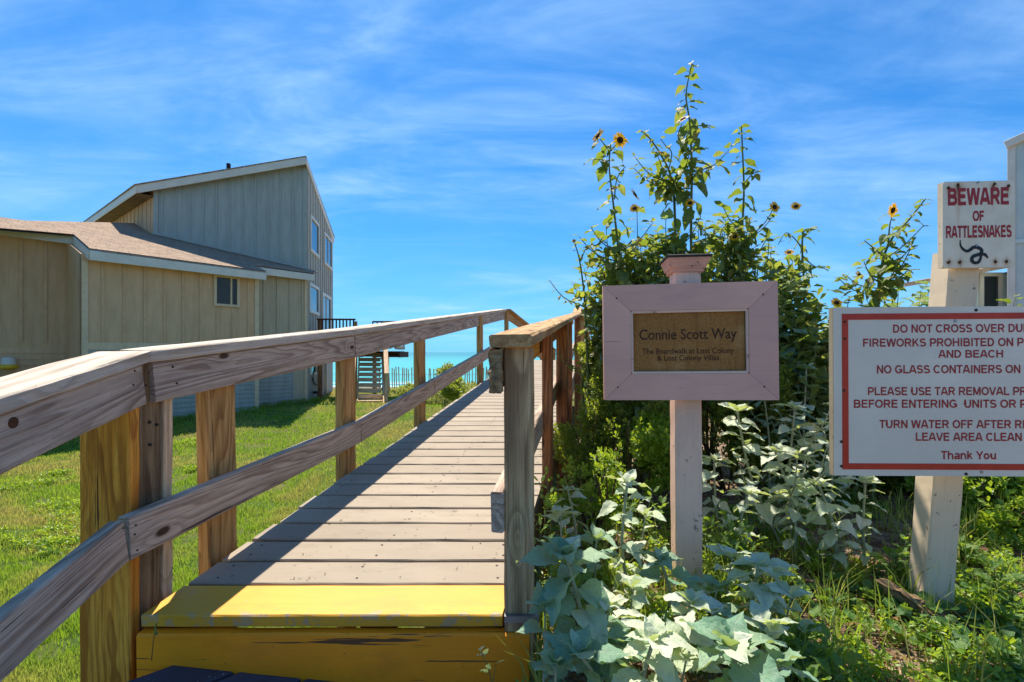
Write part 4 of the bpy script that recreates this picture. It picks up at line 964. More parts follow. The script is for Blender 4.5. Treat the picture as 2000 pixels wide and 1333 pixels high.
def stemleaves(parent, C, lib, n, t0, t1, s0, s1, e0, e1, rr, ph=None, cone=0):
    ph = rr.uniform(0, 6.28) if ph is None else ph
    for i in range(n):
        t = t0 + (t1-t0)*(i+rr.uniform(-.2,.2))/max(1, n-1); t = min(1, max(0, t)); p, d = along(C, t)
        a = ph + i*2.4 + rr.uniform(-.3,.3); f = (t-t0)/max(.001, t1-t0)
        e = R(e0 + (e1-e0)*f + rr.uniform(-14,14)); s = (s0+(s1-s0)*f)*rr.uniform(.55,1.25)
        place_leaf(parent, lib, p, (math.cos(a)*math.cos(e), math.sin(a)*math.cos(e), math.sin(e)), s, rr.uniform(-.5,.5), rr)
def bare(M_, parent, curves, rr0, name='stem'):
    m = MB()
    for C, r0, r1 in curves: m.tube(C, [r0+(r1-r0)*i/(len(C)-1) for i in range(len(C))], 6)
    return m.build(name, M_, parent, None, True)

# silver leaved sunflowers in front
silver = [  # top px, top py, depth, base px, leaves, size, label
 (1225, 945, 1.55, 1238, 20, .085, 'silver leaved sunflower with a bare lower stem just left of the pink sign post', 'a'),
 (1105, 1085, 1.22, 1160, 20, .115, 'broad blue green silver plant touching the foot of the grey newel post', 'g'),
 (1275, 1255, 1.06, 1290, 17, .105, 'silver leaved plant at the bottom edge left of the pink post foot', 'a'),
 (1425, 1265, 1.04, 1400, 20, .125, 'large teal leaved plant at the bottom edge below the pink sign post', 'g'),
 (1130, 1275, 1.06, 1150, 15, .110, 'low broad leaved plant at the bottom edge beside the orange riser', 'g'),
 (1290, 1095, 1.42, 1285, 14, .085, 'rounded green silver plant close to the left face of the pink post', 'g'),
 (1480, 1110, 1.34, 1450, 20, .095, 'bright silver plant spreading to the right of the pink post foot', 'a'),
 (1350, 1180, 1.22, 1340, 13, .085, 'small silver plant directly in front of the pink post foot', 'a'),
 (1440, 805, 2.05, 1535, 26, .090, 'leaning silver sunflower under the lower right corner of the pink frame', 'a'),
 (1552, 800, 2.10, 1545, 26, .095, 'upright silver sunflower midway between the two sign boards', 'a'),
 (1515, 885, 1.92, 1550, 24, .085, 'dense silver sunflower low between the pink sign and the rules board', 'a'),
 (1600, 950, 1.85, 1625, 20, .085, 'silver sunflower below the left corner of the rules board', 'a'),
 (1690, 945, 1.88, 1690, 18, .085, 'silver sunflower hanging over the soil left of the cream post', 'a'),
 (1460, 965, 1.80, 1480, 18, .080, 'silver sunflower behind the pink post at knee height', 'a'),
 (1395, 900, 2.10, 1410, 18, .080, 'silver sunflower close behind the right side of the pink post', 'a'),
 (1605, 830, 2.30, 1610, 22, .085, 'silver sunflower touching the left edge of the rules board', 'a'),
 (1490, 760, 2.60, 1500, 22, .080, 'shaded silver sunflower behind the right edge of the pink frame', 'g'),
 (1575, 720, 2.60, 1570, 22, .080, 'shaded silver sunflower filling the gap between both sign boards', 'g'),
 (1110, 960, 1.95, 1120, 14, .060, 'small silver plant beside the right handrail posts', 'a'),
]
for i, (tx, ty, dp, bx_, nl, sz, lab, kd) in enumerate(silver):
    rr = random.Random(100+i); top = at(tx, ty, dp); bxx = (bx_-1000)/FPX*(dp+.04); by = dp + .04; base = Vector((bxx, by, ground(bxx, by)-.02))
    root = empty('silver_sunflower', base, lab, 'plant', 'silver leaved sunflowers')
    midp = base.lerp(top, .5) + Vector((rr.uniform(-.04,.04), rr.uniform(-.03,.03), 0)); C = catmull([base, midp, top])
    h = (top-base).length; curves = [(C, .0065, .004)]
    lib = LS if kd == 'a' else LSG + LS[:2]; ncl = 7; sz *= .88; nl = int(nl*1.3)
    stemleaves(root, C, lib, max(4, nl-ncl), .25, .93, sz*.95, sz*.95, -22, 8, rr)
    # crown rosette
    for k in range(ncl):
        a = k*2.4+rr.uniform(-.3,.3); e = R(10+k*9+rr.uniform(-8,8)); place_leaf(root, lib, top, (math.cos(a)*math.cos(e), math.sin(a)*math.cos(e), math.sin(e)), sz*(1.0-.09*k)*rr.uniform(.85,1.1), rr.uniform(-.3,.3), rr, .12)
    if h > .45:
        for b in range(3):
            t = rr.uniform(.3,.7); p, d = along(C, t); a = rr.uniform(0,6.28); L = rr.uniform(.12,.24)
            Cb = catmull([p, p+Vector((math.cos(a)*L*.5, math.sin(a)*L*.5, L*.4)), p+Vector((math.cos(a)*L*.8, math.sin(a)*L*.8, L*1.1))], 4)
            curves.append((Cb, .0035, .002)); stemleaves(root, Cb, lib, 6, .3, 1, sz*.75, sz*.55, -5, 35, rr)
    bare(M_STEMS, root, curves, rr)

LOWLAB = ['low silver seedling left of the pink post foot between two big silver plants', 'low silver seedling against the lower left of the pink post', 'low silver seedling tucked against the right side of the newel post foot', 'low silver seedling above the bottom edge left of the pink post', 'low silver seedling at the bottom edge straight below the pink post', 'low silver seedling right of the big teal plant', 'low silver bright seedling at the right end of the silver patch beside bare soil', 'low silver seedling hugging the right face of the pink post foot', 'low silver seedling beside the boardwalk edge under the lower handrail', 'low silver seedling between the newel post and the pink post', 'low silver seedling behind the left side of the pink post foot', 'low silver seedling in the bottom edge right of the teal plant', 'low silver seedling just behind the pink post foot on the right', 'low silver seedling at the bottom edge beside the orange riser end']
low = [(1190,1185,1.22,'a'),(1235,1150,1.32,'a'),(1065,1190,1.16,'g'),(1215,1260,1.12,'g'),(1340,1290,1.06,'a'),(1500,1225,1.14,'a'),(1545,1165,1.28,'a'),(1400,1150,1.34,'g'),
 (1095,1010,1.62,'a'),(1165,1055,1.50,'g'),(1260,1010,1.7,'a'),(1520,1300,1.02,'g'),(1430,1090,1.52,'a'),(1085,1300,1.04,'g')]
for i, (tx, ty, dp, kd) in enumerate(low):
    rr = random.Random(180+i); top = at(tx, ty, dp); base = Vector((top.x+rr.uniform(-.02,.02), dp+.05, 0)); base.z = ground(base.x, base.y)-.01
    if top.z < base.z+.07: top.z = base.z+.07
    root = empty('silver_seedling', base, LOWLAB[i], 'plant', 'silver sunflower seedlings')
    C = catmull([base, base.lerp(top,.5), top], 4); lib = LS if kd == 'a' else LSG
    stemleaves(root, C, lib, 9, .1, 1, .075, .06, -15, 25, rr)
    for k in range(4): a = k*1.7+rr.uniform(-.3,.3); e = R(25+k*10); place_leaf(root, lib, top, (math.cos(a)*math.cos(e), math.sin(a)*math.cos(e), math.sin(e)), .055*rr.uniform(.8,1.2), rr.uniform(-.4,.4), rr, .12)
    bare(M_STEMS, root, [(C,.004,.002)], rr)

# tall green sunflowers behind the pink sign
tall = [ # stem pixels from top down, depth, label, flowers[(px,py,(nx,ny,nz),size)], branches, leaf counts
 ([(1192,290),(1190,330),(1198,400),(1207,480),(1218,580)], 2.60, 'tall sunflower left of the sign with two open yellow blooms at its top',
   [(1168,265,(-.8,-.5,.35),.037),(1211,274,(.15,-.95,.05),.038),(1240,380,(.7,-.5,.5),.034),(1200,368,(-.4,-.2,.8),.030)], [[(1192,300),(1180,282),(1170,270)],[(1193,295),(1203,283),(1210,276)],[(1190,325),(1175,312),(1160,312)],[(1200,390),(1205,350),(1222,325)]], 34, .068),
 ([(1352,122),(1340,185),(1347,240),(1351,330),(1350,490)], 2.70, 'tallest sunflower stalk rising straight above the pink post cap',
   [(1334,233,(-.5,-.4,.75),.034)], [[(1352,300),(1325,270),(1333,240)],[(1350,250),(1368,245),(1388,246)]], 36, .082),
 ([(1448,246),(1450,290),(1453,370),(1450,440),(1446,520)], 2.75, 'tall bare topped sunflower stalk above the right half of the pink frame',
   [(1513,405,(.15,-.97,.1),.030)], [[(1455,470),(1490,440),(1511,408)],[(1452,360),(1470,340),(1485,335)]], 34, .070),
 ([(1252,256),(1270,272),(1292,305),(1310,345),(1318,420)], 2.80, 'thin branching sunflower with a half open bloom left of the tallest stalk',
   [(1293,299,(.3,-.5,.75),.030)], [[(1305,335),(1312,300),(1300,285),(1290,272)]], 22, .062),
 ([(1592,449),(1570,452),(1567,500),(1570,560)], 2.9, 'shorter sunflower with a drooping tip right of the pink frame',
   [(1541,493,(-.3,-.5,.6),.026)], [[(1568,490),(1555,470),(1535,455),(1520,478)],[(1568,500),(1590,520),(1612,522)]], 22, .06),
 ([(1120,470),(1130,500),(1138,550),(1143,610)], 2.85, 'slender sunflower twig at the left edge of the tall clump', [(1121,471,(-.3,-.8,.3),.012)], [[(1132,510),(1140,495),(1146,482)]], 22, .036),
 ([(1808,388),(1775,430),(1740,470),(1722,520),(1715,600)], 2.35, 'sunflower with one drooping yellow bloom left of the rattlesnake sign',
   [(1744,411,(.2,-.6,-.2),.030)], [[(1735,475),(1738,440),(1745,415)],[(1725,500),(1710,488),(1688,470)],[(1722,510),(1765,480),(1805,440)]], 36, .060),
]
def tallplant(i, pxs, dp, lab, flowers, branches, nl, sz, grp='tall sunflowers'):
    rr = random.Random(300+i); P = [at(x, y, dp + .05*k) for k, (x, y) in enumerate(pxs)]; low = P[-1]
    bx_ = low.x + rr.uniform(-.03,.06); by = low.y+.06; base = Vector((bx_, by, ground(bx_, by)-.02))
    root = empty('tall_sunflower', base, lab, 'sunflower', grp); P = P[::-1]; C = catmull([base, base.lerp(P[0], .5)+Vector((.03,0,0))] + P, 6)
    curves = [(C, .010, .003)]
    stemleaves(root, C, LG+LD[:1], int(nl*1.25), .25, .99, sz*1.85, sz*.60, -50, 0, rr)
    for br in branches:
        Cb = catmull([at(x, y, dp+.04-.03*k) for k, (x, y) in enumerate(br)], 5); curves.append((Cb, .004, .002)); stemleaves(root, Cb, LG+LD[:1], 6, .3, .95, sz*.95, sz*.6, -40, 10, rr)
    for px, py, nrm, s in flowers: flower(root, at(px, py, dp-.12), nrm, s*1.22)
    # side shoots low down that fill the clump
    for b in range(9):
        t = rr.uniform(.25,.50); p, d = along(C, t); a = rr.uniform(0, 6.28); L = rr.uniform(.12,.26)
        Cb = catmull([p, p+Vector((math.cos(a)*L*.6, math.sin(a)*L*.6, L*.2)), p+Vector((math.cos(a)*L, math.sin(a)*L, L*.6))], 4)
        curves.append((Cb, .004, .002)); stemleaves(root, Cb, LG+LD, 12, .2, 1, sz*1.15, sz*.7, -45, 20, rr)
    bare(M_STEM, root, curves, rr)
for i, a in enumerate(tall): tallplant(i, *a)
# small leaved shrubs: foliage too fine to pick apart, gathered in sprigs
def leafcloud(name, centres, n, size, mat, parent, rr, shape='obovate', tilt=.6, flat=False):
    V = []; F = []
    for k in range(n):
        c, rad = rr.choice(centres)
        while True:
            u_ = Vector((rr.uniform(-1,1), rr.uniform(-1,1), rr.uniform(-1,1)))
            if u_.length < 1: break
        u_ = u_ 
        if noise.noise((Vector(c)+Vector((u_.x*rad[0], u_.y*rad[1], u_.z*rad[2])))*6) < -.22: continue
        p = Vector(c) + Vector((u_.x*rad[0], u_.y*rad[1], u_.z*rad[2]))
        ax = (Vector((rr.gauss(0,.5), rr.gauss(0,.5), rr.uniform(.3,1.2))) + u_*.5).normalized()
        for j in range(5):                 # a sprig of five leaves
            a = j*2.5+rr.uniform(-.4,.4); q = ax.orthogonal().normalized(); q2 = ax.cross(q)
            d = (q*math.cos(a)+q2*math.sin(a))*tilt + ax*rr.uniform(.3,.9); d.normalize()
            s = d.cross(ax).normalized(); nn = s.cross(d); L = size*rr.uniform(.7,1.25); w = L*.27; b = p + ax*(j*size*.25); i0 = len(V)
            V += [b, b+d*L*.6-s*w+nn*L*.08, b+d*L*.6+s*w+nn*L*.08, b+d*L, b+d*L*.55-nn*L*.03]
            F += [(i0,i0+1,i0+4),(i0,i0+4,i0+2),(i0+1,i0+3,i0+4),(i0+4,i0+3,i0+2)]
    me = bpy.data.meshes.new(name); me.from_pydata([tuple(v) for v in V], [], F); me.update(); me.materials.append(mat)
    o = bpy.data.objects.new(name, me); link(o, parent); o['kind'] = 'stuff'; return o
# bushy sunflower clumps forming the thicket
clump = [(1215,440,2.5,'tangled sunflower bush behind the upper left corner of the pink frame'),(1255,415,2.5,'sunflower bush with brown seed heads left of the post cap'),(1300,430,2.55,'sunflower bush just behind the pink post cap'),
 (1400,420,2.55,'leafy sunflower bush right of the post cap'),(1480,435,2.6,'sunflower bush behind the upper right corner of the pink frame'),(1545,500,2.6,'sunflower bush rising right of the pink frame'),(1600,560,2.5,'low sunflower bush just left of the rules board'),
 (1660,575,2.8,'low sunflower bush behind the top left corner of the rules board'),(1185,560,2.7,'sunflower bush beside the far end of the right handrail'),(1350,560,3.2,'shaded sunflower bush hidden behind the pink frame'),(1780,540,2.7,'low sunflower bush left of the cream post top'),
 (1240,560,2.6,'sunflower bush directly behind the pink frame'),(1450,560,2.7,'dark sunflower bush behind the right side of the pink frame'),(1560,630,2.6,'dark sunflower bush between the sign boards'),(1950,560,2.6,'sunflower sprig right of the cream post top'),
 (1185,640,3.1,'sunflower bush at the left side of the pink frame'),
 (1220,500,2.55,'bright sunflower bush above the left half of the pink frame'),(1330,470,2.6,'bright sunflower bush pressed around the pink post cap'),(1430,490,2.6,'bright sunflower bush above the right half of the pink frame'),(1500,510,2.5,'bright sunflower bush over the upper right corner of the pink frame'),
 (1560,610,2.35,'bright sunflower bush in the gap between the sign boards'),(1165,690,3.0,'sunflower bush leaning on the far right handrail'),(1590,730,2.3,'bright low bush by the left edge of the rules board'),(1720,570,2.5,'bright low bush above the rules board left of the cream post'),(1620,660,2.7,'sunflower bush pressed against the left edge of the rules board')]
for i, (tx, ty, dp, lab) in enumerate(clump):
    rr = random.Random(500+i); dp *= 1.2; top = at(tx, ty, dp); base = Vector((top.x+rr.uniform(-.05,.05), dp+.05, 0)); base.z = ground(base.x, base.y)-.02
    root = empty('sunflower_bush', base, lab, 'sunflower', 'sunflower bushes in the dune thicket'); curves = []
    for b in range(13):
        a = rr.uniform(0,6.28); sp_ = rr.uniform(.03,.30)*(1 if tx > 1200 else .45); tp = top + Vector((math.cos(a)*sp_, math.sin(a)*sp_, -rr.uniform(0,.52)))
        C = catmull([base, base.lerp(tp, .45)+Vector((0,0,.06)), tp], 6); curves.append((C, .006, .002)); stemleaves(root, C, (LD+LG) if b % 4 else LSG, 22, .42, 1, .125, .080, -50, 20, rr)
    if tx > 1185: leafcloud('foliage', [(top-UP*.50, (.26,.26,.26)), (top-UP*.50, (.26,.26,.26)), (top-UP*.85, (.24,.24,.28))], 110, .074, M_THICK, root, rr, tilt=.9)
    if i % 2 == 0: flower(root, top+Vector((rr.uniform(-.1,.1), -.25, .03)), (rr.uniform(-.5,.5), -.7, .3), .034)
    bare(M_STEM, root, curves, rr)

shr = [ # px, py, depth, radii m, n, size, mat, label
 (1140, 880, 2.70, (.17,.22,.27), 1300, .026, M_SHRUB, 'small leaved shrub hugging the right handrail posts'),
 (1205, 810, 2.75, (.27,.28,.34), 2400, .028, M_SHRUB, 'dense dark shrub left of the pink post below the frame'),
 (1255, 890, 2.45, (.20,.22,.22), 1300, .027, M_LUSH, 'yellow green shrub low against the left of the pink post'),
 (1150, 960, 2.10, (.19,.18,.16), 1000, .024, M_LUSH, 'bright low shrub right of the newel post'),
 (1170, 740, 3.30, (.20,.26,.24), 900, .030, M_SHRUB, 'shrub below the far end of the right handrail'),
 (1420, 850, 2.85, (.30,.25,.36), 2400, .030, M_SHRUB, 'dark shrub behind the silver plants right of the pink post'),
 (1560, 850, 3.00, (.35,.25,.40), 2400, .030, M_SHRUB, 'dark shrub behind the silver plants left of the rules board'),
 (1700, 900, 2.90, (.35,.25,.40), 2000, .030, M_SHRUB, 'green shrub under the rules board left of the cream post'),
 (1960, 1010, 2.25, (.30,.30,.28), 1900, .034, M_LUSH, 'bright green shrub right of the cream post'),
 (1830, 930, 2.75, (.35,.25,.30), 1500, .034, M_LUSH, 'green shrub behind the cream post below the rules board'),
 (2100, 900, 2.60, (.35,.30,.50), 1500, .034, M_LUSH, 'tall green shrub at the right edge below the rules board'),
 (890, 765, 9.60, (.30,.8,.24), 900, .060, M_SHRUB, 'leafy shrub left of the boardwalk near its top'),
 (872, 738, 11.5, (.22,.5,.34), 420, .065, M_SUNDRY, 'taller wispy shrub left of the boardwalk in front of the sea'),
 (815, 775, 15.5, (.8,.6,.28), 1200, .080, M_SUNDRY, 'low olive shrub in front of the sand fence'),
]
for i, (px, py, dp, rad, n, sz, mat, lab) in enumerate(shr):
    rr = random.Random(900+i); c = at(px, py, dp); base = Vector((c.x, c.y, ground(c.x, c.y)-.02))
    root = empty('shrub', base, lab, 'shrub', 'small leaved shrubs'); cs = [(c, tuple(r*.8 for r in rad))]
    for k in range(9):
        cs.append((c + Vector((rr.uniform(-.7,.7)*rad[0], rr.uniform(-.7,.7)*rad[1], rr.uniform(-.7,.9)*rad[2])), tuple(r*rr.uniform(.25,.5) for r in rad)))
    leafcloud('foliage', cs, n, sz, mat, root, rr)
    cv = []
    for k in range(10):
        e = c + Vector((rr.uniform(-.8,.8)*rad[0], rr.uniform(-.8,.8)*rad[1], rr.uniform(.0,.9)*rad[2])); cv.append((catmull([base, base.lerp(e,.5)+Vector((rr.uniform(-.05,.05),0,.03)), e], 4), .006, .002))
    bare(M_STEMD, root, cv, rr, 'branches')
LW = [leafmesh('weed_leaf', 'blade' if i % 2 else 'ovate', 120+i, M_WEED, .12) for i in range(4)]
weeds = [(1585,1225,1.20,'bright yellow green weed right of the teal plant at the bottom edge'),(1600,1310,1.08,'yellow green weed at the bottom edge where bare soil begins'),(1545,1190,1.32,'green weed behind the bright silver seedling beside bare soil'),
 (1425,1030,1.72,'upright green weed just behind the pink post at knee height'),(1460,1060,1.66,'green weed with long leaves right of the pink post'),(1395,1010,1.80,'green weed touching the right face of the pink post'),
 (1090,920,2.0,'green weed beside the newel post under the lower rail'),(1070,1000,1.75,'green weed right of the newel post at mid height'),(1260,960,1.9,'green weed left of the pink post under the shrub'),(1110,1110,1.45,'green weed in the shade between the newel post and a silver plant'),
 (1760,1060,1.8,'green weed left of the cream post'),(1930,1150,1.7,'broad leaved weed right of the cream post foot'),(1975,1090,1.6,'broad leaved weed at the right edge beside the cream post'),(1900,1060,1.9,'tall green weed close behind the right side of the cream post'),(1990,1200,1.5,'leafy weed at the right edge low on the soil')]
for i, (tx, ty, dp, lab) in enumerate(weeds):
    rr = random.Random(700+i); top = at(tx, ty, dp); base = Vector((top.x+rr.uniform(-.02,.02), dp+.04, 0)); base.z = ground(base.x, base.y)-.01; top.z = max(top.z, base.z+.08)
    root = empty('weed', base, lab, 'weed', 'green weeds among the plants'); curves = []
    for b in range(6):
        a = rr.uniform(0,6.28); L = rr.uniform(.02,.09); tp = top+Vector((math.cos(a)*L, math.sin(a)*L, -rr.uniform(0,.06))); C = catmull([base, base.lerp(tp,.5)+Vector((0,0,.01)), tp], 4)
        curves.append((C, .0022, .0012)); stemleaves(root, C, LW, 11, .15, 1, .048, .036, 0, 55, rr)
    bare(M_STEM, root, curves, rr)
rr = random.Random(41); cs = []
for k in range(170):
    px, dp = rr.uniform(1560, 2150), math.exp(rr.uniform(math.log(1.12), math.log(2.9))); x, y = (px-1000)/FPX*dp, dp
    if noise.noise(Vector((x*3.5, y*3.5, 8))) < -.28 and px < 1800: continue
    cs.append((Vector((x, y, ground(x,y)+.02)), (.06,.06,.03)))
for k in range(120):
    px, dp = rr.uniform(1040, 1560), math.exp(rr.uniform(math.log(1.3), math.log(2.6))); x, y = (px-1000)/FPX*dp, dp; cs.append((Vector((x, y, ground(x,y)+.03)), (.07,.07,.05)))
o = leafcloud('ground_cover', cs, 5600, .021, M_LUSH, None, rr, tilt=1.0); tag(o, 'small leaved green ground cover over the dune soil', 'ground cover')
# far dune scrub along the crest
rr = random.Random(77); cs = []
for k in range(60):
    x = rr.uniform(1.8, 26); y = rr.uniform(9, 19); cs.append((Vector((x, y, ground(x,y)+.3)), (rr.uniform(.5,1.1), rr.uniform(.5,1), rr.uniform(.3,.55))))
for k in range(26):
    x = rr.uniform(-2.4, .2); y = rr.uniform(14.5, 20); cs.append((Vector((x, y, ground(x,y)+.05)), (.5, .5, .25)))
o = leafcloud('dune_scrub', cs, 15000, .085, M_SUNDRY, None, rr); tag(o, 'low green scrub covering the dune beyond the boardwalk', 'scrub')

# lawn blades (denser near the camera)
def blades(name, P, h, w, mat, tone, lean=.5, parent=None, seed=1):
    r = np.random.default_rng(seed); n = len(P); a = r.uniform(0, 2*np.pi, n); b = r.uniform(0, 2*np.pi, n); ln = r.uniform(0, lean, n)*h
    wx, wy = np.cos(a)*w, np.sin(a)*w; lx, ly = np.cos(b)*ln, np.sin(b)*ln
    V = np.empty((n,5,3)); V[:,0] = P + np.stack([-wx,-wy,-.004*np.ones(n)],1); V[:,1] = P + np.stack([wx,wy,-.004*np.ones(n)],1)
    mid = P + np.stack([lx*.35, ly*.35, h*.6],1); V[:,2] = mid - np.stack([wx*.8,wy*.8,0*wx],1); V[:,3] = mid + np.stack([wx*.8,wy*.8,0*wx],1)
    V[:,4] = P + np.stack([lx, ly, h],1)
    i0 = np.arange(n)*5; me = bpy.data.meshes.new(name); me.vertices.add(n*5); me.vertices.foreach_set('co', V.ravel())
    quads = np.stack([i0,i0+1,i0+3,i0+2],1); tris = np.stack([i0+2,i0+3,i0+4],1)
    loops = np.concatenate([quads.ravel(), tris.ravel()]); me.loops.add(len(loops)); me.loops.foreach_set('vertex_index', loops)
    st = np.concatenate([np.arange(n)*4, n*4+np.arange(n)*3]); me.polygons.add(2*n); me.polygons.foreach_set('loop_start', st)
    me.update(calc_edges=True); me.validate(); t = me.attributes.new('tone','FLOAT','POINT'); t.data.foreach_set('value', np.repeat(tone,5).astype(np.float32)); me.materials.append(mat)
    o = bpy.data.objects.new(name, me); link(o, parent); o['kind'] = 'stuff'; return o
def lawn():
    n = 330000; px = rng.uniform(-420, 1010, n); dpt = np.exp(rng.uniform(np.log(1.5), np.log(20), n)); x = (px-1000)/FPX*dpt
    P = []; T = []; Hh = []; Wd = []
    for xi, yi in zip(x, dpt):
        if xi > edgeL(yi)+.10: continue
        if yi < 1.6 and xi > -1.3: continue
        q = (xi - A1.x)*n1.x + (yi - A1.y)*n1.y
        if q > -.02 and ((xi-A1.x)*d1.x + (yi-A1.y)*d1.y) < 3.8: continue
        if xi < -6.4 - .19*(yi-15.3) and yi > 13.3 and q > .7: continue
        nz = noise.noise(Vector((xi*.7, yi*.7, 5))); nz2 = noise.noise(Vector((xi*3, yi*3, 9)))
        if nz2 + .6*nz < -.42 and random.random() < .75: continue
        dry = .36 + 1.9*nz + .8*nz2 + .30*sst(7, 14, yi)*sst(-4.5, -2, xi) + random.uniform(-.15,.15)
        P.append((xi, yi, ground(xi, yi))); T.append(min(1,max(0,dry))); Hh.append((.026+.05*max(0,nz2)+random.uniform(0,.022))*(1+.02*yi)); Wd.append(.0012+.00055*yi)
    print('blades', len(P)); blades('lawn_grass', np.array(P), np.array(Hh), np.array(Wd), M_GRASS, np.array(T))['label'] = 'short green lawn grass with yellowed patches'
lawn()
P = []; r = random.Random(66)
for yc in (1.8, 2.71, 3.86, 5.9, 7.7, 1.45):
    for j in range(90): P.append((edgeL(yc)-.07+r.gauss(0,.08), yc+r.gauss(0,.10)))
for j in range(900):
    yy = r.uniform(1.5, 8.5); P.append((edgeL(yy)-abs(r.gauss(0,.06))-.02, yy))
P = np.array([(x, y, ground(x, y)) for x, y in P]); tag(blades('edge_grass', P, rng.uniform(.06,.22,len(P)), np.full(len(P),.0026), M_GRASS, rng.uniform(.1,.8,len(P)), .8, seed=9), 'longer unmown grass along the left foot of the boardwalk', 'grass')
# bright weed patches in the lawn
rr = random.Random(12); cs = []
for px, py, sp_ in ((40,1060,.5),(100,1000,.4),(20,960,.5),(120,940,.35),(60,1090,.3),(355,850,.5),(350,878,.3),(395,918,.2),(330,855,.3)):
    dp = EYE*FPX/(py-HZ); c = at(px, py, dp)
    for k in range(8):
        xx, yy = c.x+rr.gauss(0,.3*sp_*2), c.y+rr.gauss(0,.3*sp_*2); cs.append((Vector((xx, yy, ground(xx,yy)+.02)), (.2*sp_*2, .2*sp_*2, .035)))
for k in range(60):
    t = rr.uniform(-1, 7.4); p = A1 + d1*t - n1*rr.uniform(.1,.5) if t < 3.7 else A2 + d1*(t-3.2) - n1*rr.uniform(.1,.6)
    cs.append((Vector((p.x, p.y, ground(p.x,p.y)+.05)), (.22,.22,.09)))
o = leafcloud('lawn_weeds', cs, 9000, .030, M_LUSH, None, rr, tilt=1.2); tag(o, 'bright green weeds growing in patches through the lawn', 'weeds')
# dune floor: grass tufts, litter, round creeping leaves
P = []; rr = random.Random(31)
for k in range(150):
    px, dp = rr.uniform(1040, 2050), math.exp(rr.uniform(math.log(1.15), math.log(2.6))); c = ((px-1000)/FPX*dp, dp)
    for j in range(rr.randint(5, 16)):
        x, y = c[0]+rr.gauss(0,.02), c[1]+rr.gauss(0,.02); P.append((x, y, ground(x,y)))
P = np.array(P); n = len(P); o = blades('dune_grass', P, rng.uniform(.05,.20,n), np.full(n,.0022), M_GRASS, rng.uniform(0,.7,n), .9, seed=4); tag(o, 'thin grass tufts on the sandy dune soil', 'grass')
def litter():
    r = random.Random(8); V = []; F = []
    for k in range(11000):
        px, dp = r.uniform(1020, 2100), math.exp(r.uniform(math.log(1.0), math.log(3.4))); x, y = (px-1000)/FPX*dp, dp
        z = ground(x,y)+r.uniform(.002,.018); a = r.uniform(0,6.28); L = r.uniform(.008,.032); w = L*r.uniform(.25,.5); b = r.uniform(-.5,.7)
        d = Vector((math.cos(a), math.sin(a), b*.6)); s = Vector((-math.sin(a), math.cos(a), r.uniform(-.5,.5))); c = Vector((x,y,z)); i0 = len(V)
        V += [c-d*L/2, c-s*w/2+Vector((0,0,L*.2)), c+s*w/2+Vector((0,0,L*.1)), c+d*L/2]; F += [(i0,i0+1,i0+3),(i0,i0+3,i0+2)]
    me = bpy.data.meshes.new('leaf_litter'); me.from_pydata([tuple(v) for v in V], [], F); me.materials.append(M_LITTER)
    o = bpy.data.objects.new('leaf_litter', me); link(o); tag(o, 'dry brown leaf litter on the dune soil', 'litter', None, 'stuff')
litter()
m = MB(); r = random.Random(14)
for k in range(70):
    px, dp = r.uniform(1500, 2080), r.uniform(1.15, 2.0); x, y = (px-1000)/FPX*dp, dp; z = ground(x,y); a = r.uniform(0,6.28); p = Vector((x,y,z+.01)); pts = [p]
    for j in range(4): a += r.uniform(-.7,.7); p = p + Vector((math.cos(a)*.05, math.sin(a)*.05, r.uniform(-.006,.01))); pts.append(p)
    m.tube(pts, [.0025,.0022,.002,.0016,.001], 4)
tag(m.build('fallen_twigs', M_STEMD), 'thin fallen twigs on the soil under the signs', 'twigs', None, 'stuff')
# creeping round leaved vine: individual leaves
rr = random.Random(55); cr = empty('creeping_vine', (1.5, 1.45, 1.02), 'creeping vine with round green leaves on the soil around the cream post', 'plant')
curves = []; cnt = 0
for k in range(36):
    px = rr.uniform(1600, 2040); dp = rr.uniform(1.16, 1.75); x, y = (px-1000)/FPX*dp, dp; a = rr.uniform(0,6.28); pts = [Vector((x,y,ground(x,y)+.012))]
    for j in range(5): a += rr.uniform(-.5,.5); x += math.cos(a)*.05; y += math.sin(a)*.05; pts.append(Vector((x,y,ground(x,y)+.014)))
    curves.append((pts, .0018, .0012))
    for p in pts:
        for e in range(2):
            b = rr.uniform(0,6.28); el = R(rr.uniform(10,50)); q = p+Vector((rr.uniform(-.02,.02), rr.uniform(-.02,.02), rr.uniform(.006,.04)))
            place_leaf(cr, LR, q, (math.cos(b)*math.cos(el), math.sin(b)*math.cos(el), math.sin(el)), rr.uniform(.020,.044), rr.uniform(-.6,.6), rr, 0)
bare(M_STEM, cr, curves, rr)
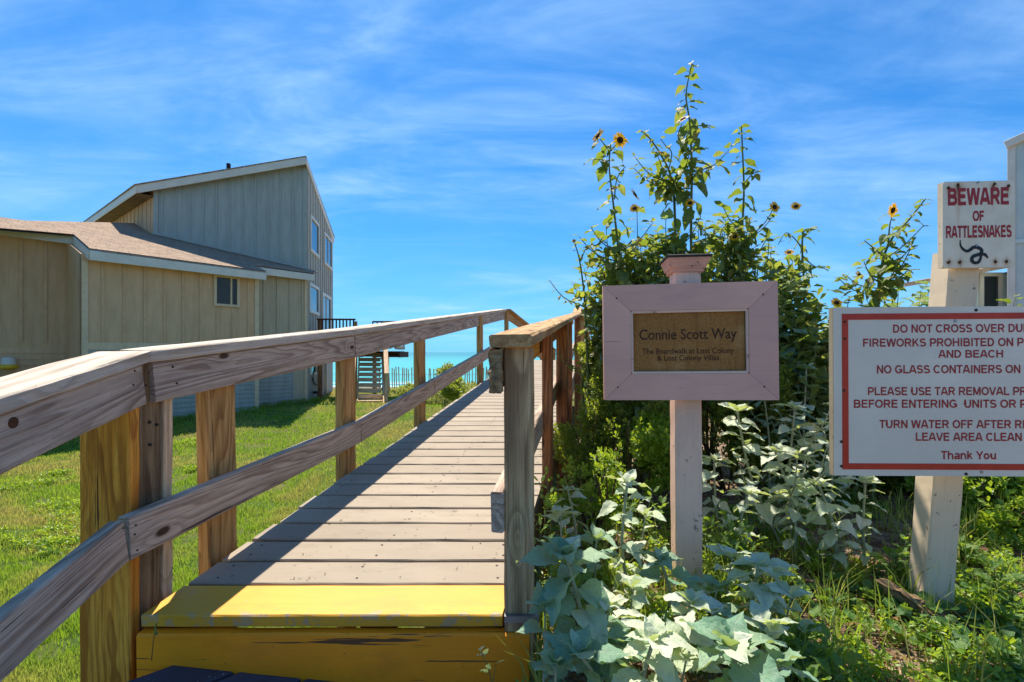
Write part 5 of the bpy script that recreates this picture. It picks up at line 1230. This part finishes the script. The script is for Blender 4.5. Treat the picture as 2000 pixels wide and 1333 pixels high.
# broken timber at the foot of the cream post
dw = MB()
a = at(1725, 1135, 1.62); b = at(1835, 1215, 1.50)
bm = bmesh.new(); bmesh.ops.create_cube(bm, size=1); bmesh.ops.subdivide_edges(bm, edges=bm.edges, cuts=5, use_grid_fill=True)
for v in bm.verts:
    v.co = Vector((v.co.x*.17, v.co.y*.045, v.co.z*.028)); v.co += Vector((noise.noise(v.co*25), noise.noise(v.co*25+Vector((5,1,3))), noise.noise(v.co*25+Vector((1,8,2)))))*.030
me = bpy.data.meshes.new('driftwood'); bm.to_mesh(me); bm.free(); me.materials.append(M_OLD)
X, Y, Z = frame(b-a); o = bpy.data.objects.new('driftwood', me); link(o, None, fmat((a+b)/2 + UP*.0, X, Y, Z)); tag(o, 'weathered broken wood lying left of the cream post foot', 'driftwood')
# small white flowered weed in front of the riser
wd_ = empty('white_flowered_weed', at(975, 1333, 1.34), 'thin weed with tiny pale flowers in front of the orange riser', 'plant'); rr = random.Random(3)
b0 = at(968, 1400, 1.33); C = catmull([b0, at(958,1320,1.33), at(938,1270,1.34)], 5); C2_ = catmull([at(962,1340,1.33), at(968,1300,1.32), at(985,1290,1.31)], 5)
bare(M_STEM, wd_, [(C,.0018,.001),(C2_,.0015,.001)], rr); stemleaves(wd_, C, LG, 6, .1, .8, .03, .02, 0, 40, rr)
m = MB()
for k in range(9):
    p = at(938+rr.uniform(-8,8), 1270+rr.uniform(-8,10), 1.34+rr.uniform(-.01,.01))
    m.add([p+Vector((.003*math.cos(a_), 0, .003*math.sin(a_))) for a_ in [j*1.2566 for j in range(5)]], [(0,1,2,3,4)])
m.build('blossoms', plain('pale yellow blossom', (.75,.72,.40), .6), wd_)
sp_ = empty('sprout', at(305, 1275, 1.36), 'single heart leaved sprout on a thin stalk in front of the riser left end', 'plant')
C = catmull([at(296,1290,1.37), at(300,1250,1.365), at(306,1220,1.36)], 5); bare(M_STEMD, sp_, [(C,.0012,.0009)], rr); place_leaf(sp_, LG, C[-1], (.1,-.5,-.1), .035, 1.2, rr, 0)
print('objects', len(bpy.data.objects), 'tris~', sum(len(o.data.polygons) for o in bpy.data.objects if o.type == 'MESH'))
